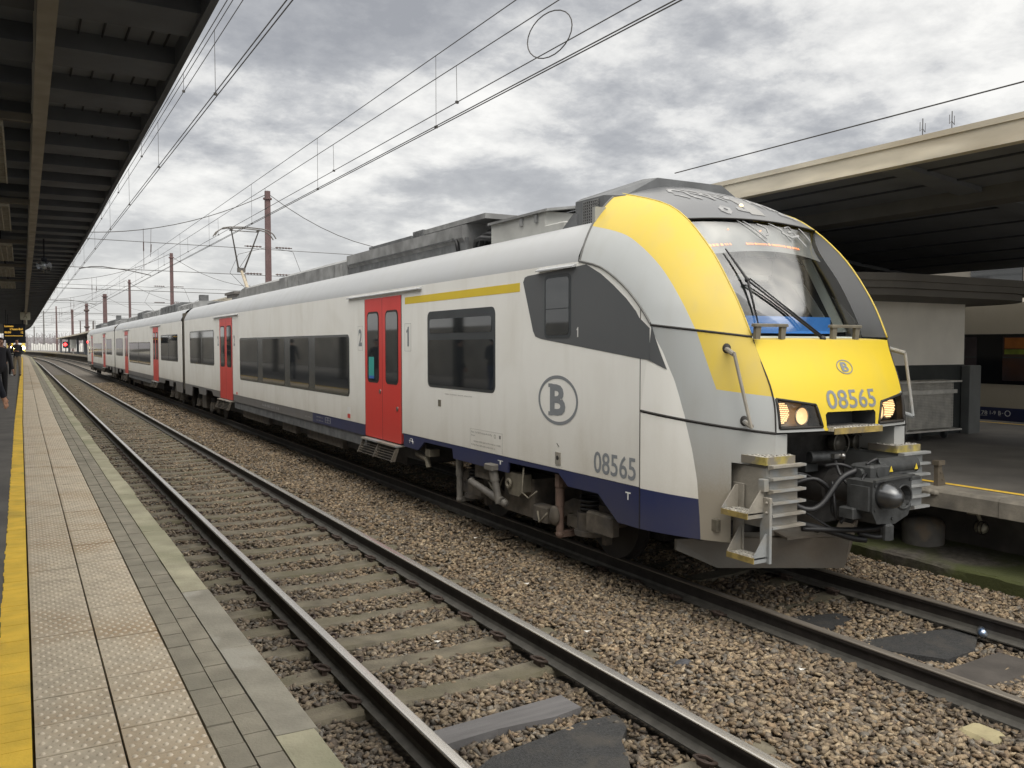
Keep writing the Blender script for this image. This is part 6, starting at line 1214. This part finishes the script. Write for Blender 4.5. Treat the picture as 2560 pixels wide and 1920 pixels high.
# ------------------------------------------------------------------ people
SKIN = mat("skin", (.45, .25, .17), .55, var=.08); HAIRM = mat("dark_hair", (.02, .015, .012), .6, var=.3)
def human(name, x, y, z, h, yaw, label, cols, arms="phone", hair=HAIRM, pack=None):
    """one continuous skinned body; clothing colour by height on the body mesh"""
    S = h / 1.75
    V = {'pel': (0, 0, .95), 'wst': (0, .0, 1.08), 'chs': (0, .0, 1.30), 'nkb': (0, .0, 1.47), 'nck': (0, .01, 1.53), 'hd0': (0, .03, 1.60), 'hd1': (0, .025, 1.68), 'hd2': (0, .01, 1.735)}
    E = [('pel', 'wst'), ('wst', 'chs'), ('chs', 'nkb'), ('nkb', 'nck'), ('nck', 'hd0'), ('hd0', 'hd1'), ('hd1', 'hd2')]
    Rd = {'pel': (.15, .11), 'wst': (.145, .105), 'chs': (.165, .115), 'nkb': (.09, .08), 'nck': (.05, .055), 'hd0': (.066, .085), 'hd1': (.075, .092), 'hd2': (.045, .055)}
    for s, n in ((-1, 'l'), (1, 'r')):
        st = .03 * s
        V.update({'hip' + n: (.09 * s, 0, .88), 'kn' + n: (.10 * s, .02 + st, .50), 'an' + n: (.105 * s, -.02 + st, .09), 'to' + n: (.12 * s, .13 + st, .04), 'sh' + n: (.175 * s, 0, 1.42)})
        E += [('pel', 'hip' + n), ('hip' + n, 'kn' + n), ('kn' + n, 'an' + n), ('an' + n, 'to' + n), ('nkb', 'sh' + n)]
        Rd.update({'hip' + n: (.095, .10), 'kn' + n: (.062, .066), 'an' + n: (.045, .05), 'to' + n: (.04, .03), 'sh' + n: (.068, .068)})
        if arms == "phone" : el, wr = (.23 * s, .02, 1.13), (.10 * s, .25, 1.18)
        elif arms == "down": el, wr = (.25 * s, -.02, 1.14), (.27 * s, .07, .90)
        V.update({'el' + n: el, 'wr' + n: wr}); E += [('sh' + n, 'el' + n), ('el' + n, 'wr' + n)]; Rd.update({'el' + n: (.052, .052), 'wr' + n: (.032, .036)})
        d = Vector(wr) - Vector(el); d.normalize(); up_ = Vector((0, 1, 0)) if arms == "down" else Vector((0, 0, 1)); sd_ = d.cross(up_).normalized()
        pm = Vector(wr) + d * .07; V['pm' + n] = tuple(pm); E.append(('wr' + n, 'pm' + n)); Rd['pm' + n] = (.030, .018)
        for k, (o, L_) in enumerate(((-.03, .075), (-.01, .085), (.01, .08), (.03, .062))):
            a_ = pm + up_ * 0 + sd_ * 0 + (up_ if arms == "down" else sd_) * o + d * .02; m_ = a_ + d * L_ * .55; t_ = m_ + (d * .8 + (sd_ if arms == "down" else up_) * (-.5 * s if arms == "down" else .5)).normalized() * L_ * .45
            for q, pv in (('a', a_), ('m', m_), ('t', t_)): V['f%s%s%d' % (q, n, k)] = tuple(pv); Rd['f%s%s%d' % (q, n, k)] = (.0095, .0095)
            E += [('pm' + n, 'fa%s%d' % (n, k)), ('fa%s%d' % (n, k), 'fm%s%d' % (n, k)), ('fm%s%d' % (n, k), 'ft%s%d' % (n, k))]
        tb = Vector(wr) + d * .03 + (up_ if arms == "down" else -sd_ * s) * .035; te = tb + d * .05 + (up_ if arms == "down" else up_) * .02
        V['tb' + n] = tuple(tb); V['te' + n] = tuple(te); Rd['tb' + n] = (.012, .012); Rd['te' + n] = (.010, .010); E += [('wr' + n, 'tb' + n), ('tb' + n, 'te' + n)]
    keys = list(V); me = bpy.data.meshes.new(name); me.from_pydata([tuple(c * S for c in V[k]) for k in keys], [(keys.index(a), keys.index(b)) for a, b in E], [])
    o = bpy.data.objects.new(name, me); scene.collection.objects.link(o); md = o.modifiers.new("s", 'SKIN'); md.use_smooth_shade = True
    for i, k in enumerate(keys): sv = me.skin_vertices[0].data[i]; sv.radius = tuple(q * S for q in Rd[k]); sv.use_root = (k == 'pel')
    o.modifiers.new("u", 'SUBSURF').levels = 1; o.modifiers["u"].render_levels = 1
    dg = bpy.context.evaluated_depsgraph_get(); m2 = bpy.data.meshes.new_from_object(o.evaluated_get(dg)); bpy.data.objects.remove(o); m2.name = name
    for m in (SKIN, cols[0], cols[1], cols[2]): m2.materials.append(m)
    for p in m2.polygons:
        c = p.center / S; hand = (Vector(V['wrl']) - c).length < .0 
        d = min((Vector(V[k]) - c).length for k in ('pml', 'pmr', 'fml1', 'fmr1', 'ftl1', 'ftr1'))
        p.material_index = 0 if (c.z > 1.51 or d < .065) else (3 if c.z < .10 else (2 if (c.z < .93 and (abs(c.x) < .19 or c.z < .7)) else 1))
        p.use_smooth = True
    e = empty("person", (x, y, z), label, "person", rz=yaw); b = bpy.data.objects.new("person_body", m2); scene.collection.objects.link(b); b.parent = e
    hm = MB(); hm.ball((0, .0 * S, 1.685 * S), .098 * S, 14, 8, sc=(.95, 1.08, .95)); hv = hm
    me3 = bpy.data.meshes.new("hair"); 
    keep = [f for f in hv.f if sum(hv.v[i][2] for i in f) / len(f) > (1.66 if sum(hv.v[i][1] for i in f) / len(f) > .02 * S else 1.60) * S - (.0) and not (sum(hv.v[i][1] for i in f) / len(f) > .055 * S and sum(hv.v[i][2] for i in f) / len(f) < 1.735 * S)]
    me3.from_pydata(hv.v, [], keep); me3.materials.append(hair); me3.polygons.foreach_set('use_smooth', [True] * len(me3.polygons)); ho = bpy.data.objects.new("hair", me3); scene.collection.objects.link(ho); ho.parent = e
    fm = MB(); fm.ball((-.03 * S, .105 * S, 1.655 * S), .009 * S, 6, 4); fm.ball((.03 * S, .105 * S, 1.655 * S), .009 * S, 6, 4); fm.box(-.022 * S, .022 * S, .098 * S, .108 * S, 1.587 * S, 1.594 * S); fm.ball((0, .118 * S, 1.625 * S), .014 * S, 6, 4, sc=(.8, 1, 1.4))
    fo = fm.build("face_details", HAIRM); fo.parent = e
    for s in (-1, 1): em = MB(); em.ball((s * .078 * S, .02 * S, 1.64 * S), .022 * S, 6, 4, sc=(.4, 1, 1.3)); eo = em.build("ear", SKIN); eo.parent = e
    if pack:
        pk = MB(); pk.bbox(-.15 * S, .15 * S, -.27 * S, -.11 * S, 1.02 * S, 1.46 * S, .05); po = pk.build("backpack", pack); po.parent = e
    return e
C = lambda n, c: mat("cloth_" + n, c, .9, var=.15, scale=14, bump=.2, bscale=60)
human("person_mesh", -.46, 12.45, ZP, 1.76, R(-35), "person in a navy jacket half cut off by the photo's left edge, hand hanging down", (C("navy", (.012, .014, .022)), C("black", (.012, .012, .014)), C("shoe_black", (.02, .02, .02))), "down")
human("person_mesh", -.46, 49.5, ZP, 1.66, R(-100), "person in a grey jacket, black trousers and white shoes, looking down at a phone", (C("grey", (.14, .15, .17)), C("black", (.012, .012, .014)), C("shoe_white", (.6, .6, .6))), "phone")
human("person_mesh", -.13, 49.0, ZP, 1.82, R(170), "person in black jacket and khaki trousers standing by the yellow line", (C("charcoal", (.035, .037, .042)), C("khaki", (.27, .22, .15)), C("shoe_brown", (.05, .03, .02))), "phone", pack=C("bag_black", (.015, .015, .018)))
human("person_mesh", -.66, 38, ZP, 1.78, R(30), "person all in black standing farthest from the yellow line", (C("black2", (.014, .014, .018)), C("dark_jeans", (.02, .022, .03)), C("shoe_black", (.02, .02, .02))), "down")
human("person_mesh", -.46, 27, ZP, 1.72, R(200), "person in a dark coat at the left edge, behind the hanging hand", (C("coat", (.02, .02, .025)), C("black", (.012, .012, .014)), C("shoe_black", (.02, .02, .02))), "down")

human("person_mesh", -1.9, 21.6, ZP, 1.78, R(60), "person in blue jeans and dark top, mirrored in the large window next to the doors", (C("top_black", (.02, .02, .024)), C("blue_jeans", (.07, .10, .19)), C("shoe_white", (.6, .6, .6))), "phone")
human("person_mesh", -1.5, 22.9, ZP, 1.74, R(100), "person dressed in black, mirrored beside the blue jeans in the large window", (C("black3", (.02, .02, .02)), C("black", (.012, .012, .014)), C("shoe_white", (.6, .6, .6))), "down")
bc = empty("bench", (-1.7, 18.2, ZP), "pale slatted bench on the left platform, seen only as a reflection in the large window", "bench"); mb = MB(); mb.box(-2.0, -1.5, 17.2, 19.0, ZP + .40, ZP + .46)
for k in range(7): mb.box(-1.52, -1.46, 17.2 + k * .29, 17.26 + k * .29, ZP, ZP + .44)
mb.build("seat", mat("pale_bench2", (.55, .55, .56), .6, var=.1), bc); mb = MB(); mb.box(-2.02, -1.96, 17.2, 19.0, ZP + .46, ZP + .9); mb.build("backrest", mat("red_backing", (.30, .06, .04), .6), bc)

LIT = mat("paper_scrap", (.62, .60, .55), .7, var=.1); rr = random.Random(44)
for i, (x, y) in enumerate(((1.45, 4.1), (1.5, 6.9), (1.30, 8.4), (2.9, 6.3), (4.4, 7.4), (5.0, 4.4), (4.1, 5.9), (4.9, 9.5))):
    a = rr.random() * 6; mb = MB(); z = -.13; P = [(x + .022 * math.cos(a + k * 1.57 + .2 * k) * (1 + .5 * (k % 2)), y + .018 * math.sin(a + k * 1.57), z + .012 * (k % 2)) for k in range(4)]; mb.prism(P, (0, 0, .003))
    top(mb, "paper_scrap", LIT, "tiny pale scrap of paper littering the ballast", "litter", "paper scraps on the ballast")
